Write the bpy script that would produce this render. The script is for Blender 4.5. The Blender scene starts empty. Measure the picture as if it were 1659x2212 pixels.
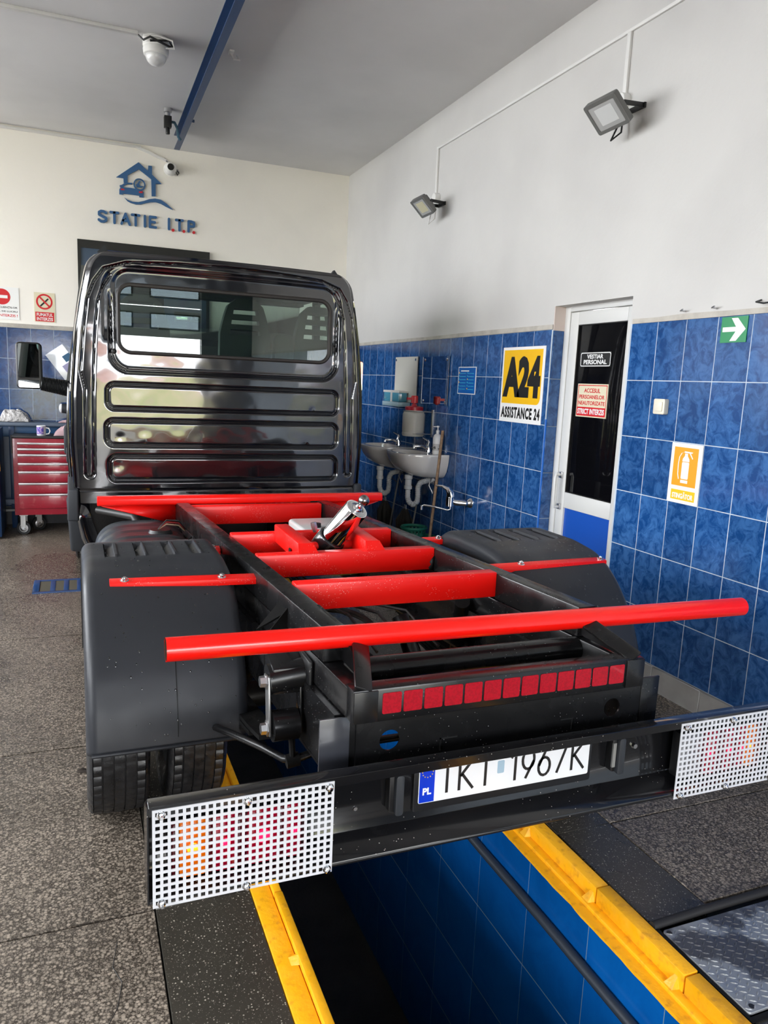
import bpy, bmesh, math, random
from mathutils import Vector as V, Matrix, noise
random.seed(7)
S = bpy.context.scene
COL = S.collection
PI = math.pi

# ------------------------------------------------------------------ camera
def cam_axes(yaw, pitch, roll):
    cy, sy, cp, sp = math.cos(yaw), math.sin(yaw), math.cos(pitch), math.sin(pitch)
    f = V((sy*cp, cy*cp, -sp)); r = V((cy, -sy, 0)); u = r.cross(f)
    cr, sr = math.cos(roll), math.sin(roll)
    return r*cr + u*sr, u*cr - r*sr, f
cd = bpy.data.cameras.new('camera'); cam = bpy.data.objects.new('camera', cd); COL.objects.link(cam)
r_, u_, f_ = cam_axes(0.3891196, 0.16784343, 0.04382491)
m = Matrix((r_, u_, -f_)).transposed().to_4x4(); m.translation = (0, 0, 1.53); cam.matrix_world = m
cd.sensor_fit = 'VERTICAL'; cd.sensor_height = 24.0; cd.lens = 24.0*1633.7/2212; cd.clip_start = 0.02
S.camera = cam
# ------------------------------------------------------------------ light and exposure
S.view_settings.view_transform = 'Standard'; S.view_settings.look = 'None'
S.view_settings.exposure = 1.63; S.view_settings.gamma = 1.0; S.view_settings.use_curve_mapping = False
w = bpy.data.worlds.new('World'); S.world = w; w.use_nodes = True
wn = w.node_tree; bg = wn.nodes['Background']; bg.inputs['Color'].default_value = (0.93, 0.96, 1.0, 1); bg.inputs['Strength'].default_value = 5.4
S.cycles.use_denoising = True; S.cycles.max_bounces = 10; S.cycles.diffuse_bounces = 7; S.cycles.glossy_bounces = 5
S.cycles.transparent_max_bounces = 12; S.cycles.sample_clamp_indirect = 8; S.cycles.caustics_reflective = False; S.cycles.caustics_refractive = False
def portal(loc, rot, sx, sy):
    d = bpy.data.lights.new('portal', 'AREA'); d.shape = 'RECTANGLE'; d.size = sx; d.size_y = sy; d.cycles.is_portal = True
    o = bpy.data.objects.new('portal', d); o.location = loc; o.rotation_euler = rot; COL.objects.link(o)

# ------------------------------------------------------------------ room numbers
XW, YB, ZC = 2.787, 8.2, 3.718           # right wall, back wall, ceiling
XL, YF = -4.2, -3.0                       # left wall, gate wall
GX0, GX1, GZ = -1.3, 1.95, 3.1            # gate opening
portal(((GX0+GX1)/2, YF-0.1, 1.06), (PI/2, 0, 0), GX1-GX0, 2.12)

# ------------------------------------------------------------------ mesh builder
class MB:
    def __init__(s): s.v = []; s.f = []
    def add(s, vs, fs):
        n = len(s.v); s.v += [V(p) for p in vs]; s.f += [tuple(i+n for i in f) for f in fs]; return s
    def box(s, x0, x1, y0, y1, z0, z1):
        return s.add([(x, y, z) for x in (x0, x1) for y in (y0, y1) for z in (z0, z1)],
                     [(0,1,3,2),(4,6,7,5),(0,4,5,1),(2,3,7,6),(0,2,6,4),(1,5,7,3)])
    def beam(s, A, B, w, h, up=(0,0,1), top=False):
        """bar from A to B, w across, h along up; top=True means A and B lie on the top face"""
        A, B = V(A), V(B); d = (B-A).normalized(); up = V(up); r = d.cross(up).normalized(); u = r.cross(d).normalized()
        if top: A = A-u*h/2; B = B-u*h/2
        return s.add([P + r*a*w/2 + u*b*h/2 for P in (A, B) for a in (-1, 1) for b in (-1, 1)],
                     [(0,1,3,2),(4,6,7,5),(0,4,5,1),(2,3,7,6),(0,2,6,4),(1,5,7,3)])
    def prism(s, poly, fr, c0, c1):
        n = len(poly); vs = [fr(a, b, c0) for a, b in poly] + [fr(a, b, c1) for a, b in poly]
        return s.add(vs, [tuple(range(n))[::-1], tuple(range(n, 2*n))] + [(i, (i+1) % n, n+(i+1) % n, n+i) for i in range(n)])
    def tube(s, pts, r, seg=10, cap=True, closed=False):
        pts = [V(p) for p in pts]; n = len(pts); rs = r if isinstance(r, (list, tuple)) else [r]*n
        t0 = (pts[1]-pts[0]).normalized(); ref = V((0,0,1)) if abs(t0.z) < .9 else V((1,0,0)); a = t0.cross(ref).normalized()
        vs = []
        for i, p in enumerate(pts):
            if closed: t = (pts[(i+1) % n]-pts[i-1]).normalized()
            else: t = (pts[min(i+1, n-1)]-pts[max(i-1, 0)]).normalized()
            a = (a - t*a.dot(t)).normalized(); b = t.cross(a)
            vs += [p + (a*math.cos(2*PI*k/seg) + b*math.sin(2*PI*k/seg))*rs[i] for k in range(seg)]
        fs = []
        for i in range(n if closed else n-1):
            j = (i+1) % n
            fs += [(i*seg+k, i*seg+(k+1) % seg, j*seg+(k+1) % seg, j*seg+k) for k in range(seg)]
        if cap and not closed: fs += [tuple(range(seg))[::-1], tuple((n-1)*seg+k for k in range(seg))]
        return s.add(vs, fs)
    def lathe(s, prof, O, ax, seg=32, mod=None):
        """prof: (radius, along axis) pairs"""
        O = V(O); ax = V(ax).normalized(); ref = V((0,0,1)) if abs(ax.z) < .9 else V((1,0,0)); a = ax.cross(ref).normalized(); b = ax.cross(a)
        vs = []; fs = []; n = len(prof)
        for k in range(seg):
            t = 2*PI*k/seg; d = a*math.cos(t) + b*math.sin(t)
            for i, (r, h) in enumerate(prof):
                rr = r if mod is None else mod(k, i, r); vs.append(O + ax*h + d*max(rr, 1e-4))
        for k in range(seg):
            k2 = (k+1) % seg
            fs += [(k*n+i, k*n+i+1, k2*n+i+1, k2*n+i) for i in range(n-1)]
        return s.add(vs, fs)
    def sphere(s, c, r, seg=16, rings=10, sc=(1,1,1)):
        c = V(c); vs = []; fs = []
        for i in range(rings+1):
            p = PI*i/rings
            for k in range(seg):
                t = 2*PI*k/seg; vs.append(c + V((r*sc[0]*math.sin(p)*math.cos(t), r*sc[1]*math.sin(p)*math.sin(t), r*sc[2]*math.cos(p))))
        for i in range(rings): fs += [(i*seg+k, (i+1)*seg+k, (i+1)*seg+(k+1) % seg, i*seg+(k+1) % seg) for k in range(seg)]
        return s.add(vs, fs)
    def grid(s, fn, nu, nv, skip=None):
        vs = [fn(i/nu, j/nv) for j in range(nv+1) for i in range(nu+1)]
        return s.add(vs, [(j*(nu+1)+i, j*(nu+1)+i+1, (j+1)*(nu+1)+i+1, (j+1)*(nu+1)+i) for j in range(nv) for i in range(nu) if not (skip and skip(i, j))])

def wpos(o):
    p = V((0, 0, 0))
    while o is not None: p += o.location; o = o.parent
    return p
def tag(o, label=None, cat=None, group=None, kind=None):
    if label: o['label'] = label
    if cat: o['category'] = cat
    if group: o['group'] = group
    if kind: o['kind'] = kind
    return o
def obj(name, mb, mat, parent=None, bevel=0, smooth=40, seg=2, loc=None, solid=0, sub=0):
    """one mesh object; vertices are given in world coordinates"""
    me = bpy.data.meshes.new(name)
    if loc is None:
        if parent is not None: loc = wpos(parent)
        else:
            n = len(mb.v); loc = V((sum(p.x for p in mb.v)/n, sum(p.y for p in mb.v)/n, min(p.z for p in mb.v)))
    loc = V(loc)
    me.from_pydata([p-loc for p in mb.v], [], mb.f)
    bm = bmesh.new(); bm.from_mesh(me)
    bmesh.ops.remove_doubles(bm, verts=bm.verts, dist=1e-5)
    bmesh.ops.recalc_face_normals(bm, faces=bm.faces)
    if bevel:
        es = [e for e in bm.edges if len(e.link_faces) == 2 and e.calc_face_angle(0) > 0.5]
        bmesh.ops.bevel(bm, geom=es, offset=bevel, segments=seg, profile=.5, affect='EDGES', clamp_overlap=True)
    bm.to_mesh(me); bm.free()
    if smooth:
        me.shade_smooth(); me.set_sharp_from_angle(angle=math.radians(smooth))
    if mat: me.materials.append(mat)
    o = bpy.data.objects.new(name, me); COL.objects.link(o)
    if parent is not None: o.parent = parent; o.location = loc - wpos(parent)
    else: o.location = loc
    if solid: md = o.modifiers.new('s', 'SOLIDIFY'); md.thickness = solid; md.offset = 0
    if sub: md = o.modifiers.new('u', 'SUBSURF'); md.levels = md.render_levels = sub
    return o
def empty(name, loc, label=None, cat=None, group=None, kind=None):
    o = bpy.data.objects.new(name, None); o.location = loc; o.empty_display_size = .1; COL.objects.link(o)
    return tag(o, label, cat, group, kind)
def copy_piece(o, parent, loc):
    c = o.copy(); COL.objects.link(c); c.parent = parent; c.location = V(loc) - wpos(parent); return c
class Fr:
    """flat frame: a along u, b along v, c out along n"""
    def __init__(s, O, u, v, n): s.O, s.u, s.v, s.n = V(O), V(u), V(v), V(n)
    def __call__(s, a, b, c=0): return s.O + s.u*a + s.v*b + s.n*c
FB = Fr((0, YB, 0), (1, 0, 0), (0, 0, 1), (0, -1, 0))             # back wall: a = x, b = z
FR = Fr((XW, 0, 0), (0, -1, 0), (0, 0, 1), (-1, 0, 0))            # right wall: a = -y, b = z
FYZ = Fr((0, 0, 0), (0, 1, 0), (0, 0, 1), (1, 0, 0))
FXZ = Fr((0, 0, 0), (1, 0, 0), (0, 0, 1), (0, 1, 0))
FXY = Fr((0, 0, 0), (1, 0, 0), (0, 1, 0), (0, 0, 1))
def rect(a0, a1, b0, b1): return [(a0, b0), (a1, b0), (a1, b1), (a0, b1)]
def rrect(a0, a1, b0, b1, r, n=6):
    out = []
    for cx, cy, t0 in ((a1-r, b0+r, -PI/2), (a1-r, b1-r, 0), (a0+r, b1-r, PI/2), (a0+r, b0+r, PI)):
        out += [(cx+r*math.cos(t0+PI/2*k/n), cy+r*math.sin(t0+PI/2*k/n)) for k in range(n+1)]
    return out
def circ(cx, cy, r, n=24, ry=None): return [(cx+r*math.cos(2*PI*k/n), cy+(ry or r)*math.sin(2*PI*k/n)) for k in range(n)]
def text(s, fr, a0, a1, b0, b1, mat, parent, name='lettering', depth=.0006, c=.001, bold=0.0, label=None, shear=0, spacing=1.0):
    cu = bpy.data.curves.new('t', 'FONT'); cu.body = s; cu.extrude = 0; cu.offset = bold; cu.shear = shear; cu.space_character = spacing; cu.resolution_u = 3
    t = bpy.data.objects.new('t', cu); COL.objects.link(t)
    me = t.to_mesh()
    xs = [p.co.x for p in me.vertices]; ys = [p.co.y for p in me.vertices]
    x0, x1, y0, y1 = min(xs), max(xs), min(ys), max(ys)
    mb = MB(); vs = [((p.co.x-x0)/(x1-x0)*(a1-a0)+a0, (p.co.y-y0)/(y1-y0)*(b1-b0)+b0) for p in me.vertices]
    fs = [tuple(p.vertices) for p in me.polygons]; n = len(vs)
    edges = {}
    for f in fs:
        for i in range(len(f)):
            k = (f[i], f[(i+1) % len(f)])
            if (k[1], k[0]) in edges: del edges[(k[1], k[0])]
            else: edges[k] = 1
    mb.add([fr(a, b, c+depth) for a, b in vs] + [fr(a, b, c) for a, b in vs], fs + [(e[1], e[0], e[0]+n, e[1]+n) for e in edges])
    t.to_mesh_clear(); bpy.data.objects.remove(t); bpy.data.curves.remove(cu)
    o = obj(name, mb, mat, parent, smooth=0)
    if label: o['label'] = label
    return o

# ------------------------------------------------------------------ materials
def M(name, col, rough=.5, metal=0, coat=0, spec=.5, var=None, bump=None, rvar=None, emit=None, trans=0, specks=None):
    """var=(scale, colour2, lo, hi) noise mix; bump=(scale, strength, dist); rvar=(scale, lo, hi); specks=(scale, thr, colour)"""
    mt = bpy.data.materials.new(name); mt.use_nodes = True; nt = mt.node_tree; N = nt.nodes; L = nt.links
    b = N['Principled BSDF']; b.inputs['Base Color'].default_value = (*col, 1); b.inputs['Roughness'].default_value = rough
    b.inputs['Metallic'].default_value = metal; b.inputs['Coat Weight'].default_value = coat; b.inputs['Coat Roughness'].default_value = .04
    b.inputs['Specular IOR Level'].default_value = spec; b.inputs['Transmission Weight'].default_value = trans
    geo = N.new('ShaderNodeNewGeometry')
    def nz(scale, detail=4):
        n = N.new('ShaderNodeTexNoise'); n.inputs['Scale'].default_value = scale; n.inputs['Detail'].default_value = detail; L.new(geo.outputs['Position'], n.inputs['Vector']); return n
    out = None
    if var:
        n = nz(var[0]); mr = N.new('ShaderNodeMapRange'); mr.inputs[1].default_value = var[2]; mr.inputs[2].default_value = var[3]; L.new(n.outputs['Fac'], mr.inputs[0])
        mx = N.new('ShaderNodeMix'); mx.data_type = 'RGBA'; mx.inputs[6].default_value = (*col, 1); mx.inputs[7].default_value = (*var[1], 1)
        L.new(mr.outputs[0], mx.inputs[0]); out = mx.outputs[2]; L.new(out, b.inputs['Base Color'])
    if specks:
        vo = N.new('ShaderNodeTexVoronoi'); vo.inputs['Scale'].default_value = specks[0]; L.new(geo.outputs['Position'], vo.inputs['Vector'])
        lt = N.new('ShaderNodeMath'); lt.operation = 'LESS_THAN'; lt.inputs[1].default_value = specks[1]; L.new(vo.outputs['Distance'], lt.inputs[0])
        n2 = nz(specks[0]*.06, 2); gt = N.new('ShaderNodeMath'); gt.operation = 'GREATER_THAN'; gt.inputs[1].default_value = .52; L.new(n2.outputs['Fac'], gt.inputs[0])
        mu = N.new('ShaderNodeMath'); mu.operation = 'MULTIPLY'; L.new(lt.outputs[0], mu.inputs[0]); L.new(gt.outputs[0], mu.inputs[1])
        mx = N.new('ShaderNodeMix'); mx.data_type = 'RGBA'; mx.inputs[6].default_value = (*col, 1); mx.inputs[7].default_value = (*specks[2], 1)
        if out: L.new(out, mx.inputs[6])
        L.new(mu.outputs[0], mx.inputs[0]); L.new(mx.outputs[2], b.inputs['Base Color'])
    if rvar:
        n = nz(rvar[0]); mr = N.new('ShaderNodeMapRange'); mr.inputs[1].default_value = .35; mr.inputs[2].default_value = .65; mr.inputs[3].default_value = rvar[1]; mr.inputs[4].default_value = rvar[2]
        L.new(n.outputs['Fac'], mr.inputs[0]); L.new(mr.outputs[0], b.inputs['Roughness'])
    if bump:
        n = nz(bump[0]); bu = N.new('ShaderNodeBump'); bu.inputs['Strength'].default_value = bump[1]; bu.inputs['Distance'].default_value = bump[2]
        L.new(n.outputs['Fac'], bu.inputs['Height']); L.new(bu.outputs[0], b.inputs['Normal'])
    if emit: b.inputs['Emission Color'].default_value = (*emit[0], 1); b.inputs['Emission Strength'].default_value = emit[1]
    return mt
def glass_mat(name, tint, rough=.0, ior=1.5, boost=1.0):
    mt = bpy.data.materials.new(name); mt.use_nodes = True; nt = mt.node_tree; N = nt.nodes; L = nt.links; N.clear()
    o = N.new('ShaderNodeOutputMaterial'); t = N.new('ShaderNodeBsdfTransparent'); t.inputs[0].default_value = (*tint, 1)
    g = N.new('ShaderNodeBsdfGlossy'); g.inputs['Roughness'].default_value = rough; fr = N.new('ShaderNodeFresnel'); fr.inputs[0].default_value = ior
    mu = N.new('ShaderNodeMath'); mu.operation = 'MULTIPLY'; mu.inputs[1].default_value = boost; mu.use_clamp = True; L.new(fr.outputs[0], mu.inputs[0])
    mx = N.new('ShaderNodeMixShader'); L.new(mu.outputs[0], mx.inputs[0]); L.new(t.outputs[0], mx.inputs[1]); L.new(g.outputs[0], mx.inputs[2]); L.new(mx.outputs[0], o.inputs[0])
    return mt
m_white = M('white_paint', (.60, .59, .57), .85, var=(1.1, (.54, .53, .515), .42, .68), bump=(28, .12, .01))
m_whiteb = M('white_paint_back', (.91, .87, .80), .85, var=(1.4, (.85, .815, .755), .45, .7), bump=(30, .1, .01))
m_ceil = M('ceiling_paint', (.70, .69, .685), .75, var=(.9, (.62, .61, .605), .4, .65))
m_grout = M('grout', (.50, .58, .66), .8, var=(6, (.36, .42, .48), .4, .7))
m_trim = M('mortar_edge', (.50, .47, .42), .9, bump=(60, .4, .01), var=(9, (.38, .35, .31), .4, .7))
m_base = M('baseboard_stone', (.36, .35, .33), .5, var=(5, (.27, .26, .25), .4, .65))
m_red = M('red_paint', (.92, .006, .003), .38, coat=.1, spec=.35, specks=(150, .16, (.85, .35, .32)))
m_redtube = M('red_tube_paint', (.92, .008, .004), .25, coat=.3, spec=.4)
m_black = M('black_paint', (.007, .007, .0075), .24, coat=.08, spec=.35, specks=(90, .10, (.2, .2, .2)), rvar=(10, .2, .32))
m_blackd = M('black_rough', (.005, .005, .005), .55, spec=.2, bump=(120, .4, .002), rvar=(9, .35, .7))
m_car = M('car_paint', (.004, .004, .006), .12, coat=1, spec=.9)
m_fender = M('fender_plastic', (.024, .026, .031), .40, spec=.3, bump=(420, .12, .001), rvar=(5, .34, .5))
m_plas = M('dark_plastic', (.028, .031, .036), .5, spec=.3)
m_plasb = M('black_plastic', (.008, .008, .009), .42)
m_rub = M('tyre_rubber', (.010, .010, .011), .38, bump=(140, .35, .002), rvar=(30, .25, .55))
m_rim = M('rim_steel', (.12, .12, .12), .5, metal=.5)
m_chrome = M('chrome', (.85, .85, .86), .06, metal=1)
m_steel = M('steel', (.55, .55, .56), .3, metal=1)
m_perf = M('perforated_white', (.60, .61, .64), .35, metal=.0, coat=.2)
m_alu = M('white_aluminium', (.66, .66, .64), .4)
m_rail = M('blue_rail_paint', (.012, .045, .13), .4)
m_logo = M('logo_blue', (.035, .115, .27), .5)
m_logor = M('logo_red', (.62, .02, .03), .5)
m_wplas = M('white_plastic', (.75, .74, .72), .35)
m_blk = M('print_black', (.01, .01, .01), .4)
m_pgrout = M('pit_grout', (.16, .26, .30), .8)
m_pwhite = M('print_white', (.85, .85, .84), .35)
m_yel = M('yellow_paint', (.85, .40, .006), .45, var=(35, (.60, .26, .01), .55, .75), bump=(70, .35, .004), rvar=(20, .3, .6))
m_cer = M('ceramic', (.66, .63, .59), .15, coat=.5)
m_cream = M('cream_panel', (.55, .54, .49), .6)
m_mirror = M('mirror', (.8, .82, .82), .015, metal=1)
m_int = M('cab_interior', (.10, .105, .10), .8)
m_seat = M('seat_fabric', (.19, .20, .195), .9, bump=(300, .3, .002))
m_glassc = glass_mat('cab_glass', (.66, .76, .71), 0, 1.5, 2.4)
m_glass2 = glass_mat('side_glass', (.84, .92, .88), 0, 1.5, 1.0)
m_unlit_glass = M('unlit_door_glass', (.003, .003, .004), .03, spec=.6)  # opaque black carries the darkness of the room behind the glass
m_cartr = M('cart_red', (.34, .012, .03), .28, coat=.4, var=(22, (.45, .10, .10), .58, .8))
m_wood = M('stick_wood', (.25, .155, .085), .7, var=(40, (.16, .09, .05), .4, .7))
m_green = M('green_plastic', (.01, .14, .085), .4)
m_cable = M('black_cable', (.01, .01, .01), .5)

def tile_mat(name, c1, c2, rough=.12, scale=16):
    mt = M(name, c1, rough); nt = mt.node_tree; N = nt.nodes; L = nt.links; b = N['Principled BSDF']
    g = N.new('ShaderNodeNewGeometry'); oi = N.new('ShaderNodeObjectInfo')
    ad = N.new('ShaderNodeVectorMath'); ad.operation = 'ADD'; L.new(g.outputs['Position'], ad.inputs[0])
    cx = N.new('ShaderNodeCombineXYZ'); sc = N.new('ShaderNodeMath'); sc.operation = 'MULTIPLY'; sc.inputs[1].default_value = 40; L.new(oi.outputs['Random'], sc.inputs[0]); L.new(sc.outputs[0], cx.inputs[2])
    L.new(cx.outputs[0], ad.inputs[1])
    n = N.new('ShaderNodeTexNoise'); n.inputs['Scale'].default_value = scale; n.inputs['Detail'].default_value = 7; n.inputs['Roughness'].default_value = .68; n.inputs['Distortion'].default_value = 1.1; L.new(ad.outputs[0], n.inputs['Vector'])
    cr = N.new('ShaderNodeValToRGB'); e = cr.color_ramp.elements; e[0].position = .40; e[0].color = (*c1, 1); e[1].position = .60; e[1].color = (*c2, 1); L.new(n.outputs['Fac'], cr.inputs[0])
    mx = N.new('ShaderNodeMix'); mx.data_type = 'RGBA'; mx.blend_type = 'MULTIPLY'; mx.inputs[0].default_value = 1
    mr = N.new('ShaderNodeMapRange'); mr.inputs[3].default_value = .88; mr.inputs[4].default_value = 1.1; L.new(oi.outputs['Random'], mr.inputs[0])
    cc = N.new('ShaderNodeCombineColor'); [L.new(mr.outputs[0], cc.inputs[i]) for i in range(3)]
    L.new(cr.outputs[0], mx.inputs[6]); L.new(cc.outputs[0], mx.inputs[7]); L.new(mx.outputs[2], b.inputs['Base Color'])
    bu = N.new('ShaderNodeBump'); bu.inputs['Strength'].default_value = .10; bu.inputs['Distance'].default_value = .003; L.new(n.outputs['Fac'], bu.inputs['Height']); L.new(bu.outputs[0], b.inputs['Normal'])
    return mt
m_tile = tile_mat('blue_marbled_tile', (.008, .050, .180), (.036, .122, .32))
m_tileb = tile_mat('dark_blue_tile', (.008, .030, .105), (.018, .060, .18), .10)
m_pit = tile_mat('pit_tile', (.001, .075, .30), (.002, .09, .34), .22, 5)

def terrazzo(name, dark, light, scale, thr_lo, thr_hi, rough, stain):
    mt = M(name, dark, rough); nt = mt.node_tree; N = nt.nodes; L = nt.links; b = N['Principled BSDF']
    g = N.new('ShaderNodeNewGeometry')
    def vor(s, feat='F1'):
        v = N.new('ShaderNodeTexVoronoi'); v.feature = feat; v.inputs['Scale'].default_value = s; L.new(g.outputs['Position'], v.inputs['Vector']); return v
    v1 = vor(scale); v2 = vor(scale*2.1)
    sep = N.new('ShaderNodeSeparateColor'); L.new(v1.outputs['Color'], sep.inputs[0])
    # chip size differs per cell
    ad = N.new('ShaderNodeMath'); ad.operation = 'MULTIPLY_ADD'; ad.inputs[1].default_value = .30; L.new(sep.outputs[0], ad.inputs[0]); L.new(v1.outputs['Distance'], ad.inputs[2])
    r1 = N.new('ShaderNodeMapRange'); r1.inputs[1].default_value = thr_hi; r1.inputs[2].default_value = thr_lo; L.new(ad.outputs[0], r1.inputs[0])
    sep2 = N.new('ShaderNodeSeparateColor'); L.new(v2.outputs['Color'], sep2.inputs[0])
    ad2 = N.new('ShaderNodeMath'); ad2.operation = 'MULTIPLY_ADD'; ad2.inputs[1].default_value = .35; L.new(sep2.outputs[0], ad2.inputs[0]); L.new(v2.outputs['Distance'], ad2.inputs[2])
    r2 = N.new('ShaderNodeMapRange'); r2.inputs[1].default_value = thr_hi*.92; r2.inputs[2].default_value = thr_lo*.92; r2.inputs[4].default_value = .7; L.new(ad2.outputs[0], r2.inputs[0])
    mxx = N.new('ShaderNodeMath'); mxx.operation = 'MAXIMUM'; L.new(r1.outputs[0], mxx.inputs[0]); L.new(r2.outputs[0], mxx.inputs[1])
    ch = N.new('ShaderNodeMix'); ch.data_type = 'RGBA'; ch.inputs[6].default_value = (*light, 1); ch.inputs[7].default_value = tuple(c*.55 for c in light)+(1,); L.new(sep.outputs[1], ch.inputs[0])
    mx = N.new('ShaderNodeMix'); mx.data_type = 'RGBA'; mx.inputs[6].default_value = (*dark, 1); L.new(mxx.outputs[0], mx.inputs[0]); L.new(ch.outputs[2], mx.inputs[7])
    n = N.new('ShaderNodeTexNoise'); n.inputs['Scale'].default_value = .9; n.inputs['Detail'].default_value = 5; n.inputs['Distortion'].default_value = .8; L.new(g.outputs['Position'], n.inputs['Vector'])
    r3 = N.new('ShaderNodeMapRange'); r3.inputs[1].default_value = .36; r3.inputs[2].default_value = .62; r3.inputs[3].default_value = stain; L.new(n.outputs['Fac'], r3.inputs[0])
    mu = N.new('ShaderNodeMix'); mu.data_type = 'RGBA'; mu.blend_type = 'MULTIPLY'; mu.inputs[0].default_value = 1
    cc = N.new('ShaderNodeCombineColor'); [L.new(r3.outputs[0], cc.inputs[i]) for i in range(3)]; L.new(mx.outputs[2], mu.inputs[6]); L.new(cc.outputs[0], mu.inputs[7]); L.new(mu.outputs[2], b.inputs['Base Color'])
    rr = N.new('ShaderNodeMapRange'); rr.inputs[1].default_value = .4; rr.inputs[2].default_value = .65; rr.inputs[3].default_value = rough*.65; rr.inputs[4].default_value = rough*1.25; L.new(n.outputs['Fac'], rr.inputs[0]); L.new(rr.outputs[0], b.inputs['Roughness'])
    bu = N.new('ShaderNodeBump'); bu.inputs['Strength'].default_value = .25; bu.inputs['Distance'].default_value = .002; L.new(mxx.outputs[0], bu.inputs['Height']); L.new(bu.outputs[0], b.inputs['Normal'])
    return mt
m_floor = terrazzo('terrazzo', (.060, .048, .037), (.43, .36, .285), 112, .42, .74, .38, .62)
m_floord = terrazzo('dark_terrazzo', (.046, .041, .032), (.62, .56, .46), 125, .17, .36, .34, .7)
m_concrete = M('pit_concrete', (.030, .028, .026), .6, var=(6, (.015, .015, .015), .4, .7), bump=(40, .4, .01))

# ================================================================== SETTING
def struct(name, mb, mat, label=None, **k):
    return tag(obj(name, mb, mat, **k), label, kind='structure')
PX0, PX1, PY1, PZ = .54, 1.44, 7.6, -1.55          # pit
# floor: base slabs with sawn joints, parts of the floor
floor = empty('floor', (0, 3, 0), 'terrazzo floor slabs with sawn joints around the blue inspection pit', kind='structure')
def slab(x0, x1, y0, y1, mat=m_floor, name='floor_slab', g=.003, z=0):
    obj(name, MB().box(x0+g, x1-g, y0+g, y1-g, z-.06, z), mat, floor, bevel=.002, seg=1)
ys = [-3.0, -1.2, .3, 2.05, 3.15, 4.6, 6.1, 8.2]
for i in range(len(ys)-1):
    for a, b in ((-4.2, -2.6), (-2.6, -1.2), (-1.2, .18)): slab(a, b, ys[i], ys[i+1])
for i in range(1, len(ys)-1):
    slab(.18, .455, ys[i], ys[i+1], m_floord, 'dark_floor_strip', .0005)
slab(.18, 2.787, 7.6, 8.2, g=.001); slab(.18, 2.787, -3, .3, g=.002); slab(.455, 1.755, -3.0+.001, -2.999)
for y0, y1 in ((.3, 1.17), (1.53, 2.0), (2.0, 4.6), (4.6, 6.1), (6.1, 7.6)):
    slab(1.53, 1.755, y0, y1, m_floord, 'dark_floor_strip', .0005)
for y0, y1 in ((.3, 1.15), (1.55, 2.0), (2.0, 4.6), (4.6, 6.1), (6.1, 7.6)): slab(1.755, 2.787, y0, y1)
slab(2.36, 2.787, 1.15, 1.55)
obj('floor_base', MB().box(-4.3, .45, -3.1, 8.3, -.12, -.062).box(1.535, 2.9, -3.1, 1.15, -.12, -.062).box(1.535, 2.9, 1.15, 8.3, -.2, -.062).box(.45, 1.535, 7.6, 8.3, -.12, -.062).box(.45, 1.535, -3.1, .28, -.12, -.062), m_concrete, floor)
# cracks and stain pieces are in the material; thin crack lines as real grooves filled dark
crk = [(.07, 1.95), (.055, 1.86), (.075, 1.80), (.06, 1.72), (.03, 1.66), (.045, 1.60), (.03, 1.52)]
obj('floor_crack', MB().tube([(x, y, .0) for x, y in crk], .0012, 5), m_concrete, floor)
# pit
wp = empty('wall_pit_right', (PX1, 3, -.8), 'right side wall of the inspection pit in big blue tiles', kind='structure')
obj('wall_body', MB().box(PX1+.0012, PX1+.09, .28, PY1, PZ, -.06), m_pgrout, wp)
t0 = None; rows = [(-.505, -.052), (-.845, -.508), (-1.185, -.848), (-1.55, -1.188)]
for (z0, z1) in rows:
    t0 = None
    for k in range(-3, 18):
        y = 1.355 + .332*k
        if y+.33 > PY1: break
        if t0 is None: t0 = obj('tile', MB().box(PX1, PX1+.012, y+.0015, y+.3305, z0+.0015, z1), m_pit, wp, bevel=.0008, seg=1, loc=(PX1, y, z0))
        else: copy_piece(t0, wp, (PX1, y, z0))
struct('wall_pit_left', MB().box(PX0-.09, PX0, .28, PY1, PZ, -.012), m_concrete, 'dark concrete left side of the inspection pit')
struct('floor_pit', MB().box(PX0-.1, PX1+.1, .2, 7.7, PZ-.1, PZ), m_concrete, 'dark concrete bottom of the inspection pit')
struct('wall_pit_end', MB().box(PX0, PX1, PY1, PY1+.1, PZ, -.062).box(PX0, PX1, .2, .28, PZ, -.062), m_concrete, 'end walls of the inspection pit')
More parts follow.
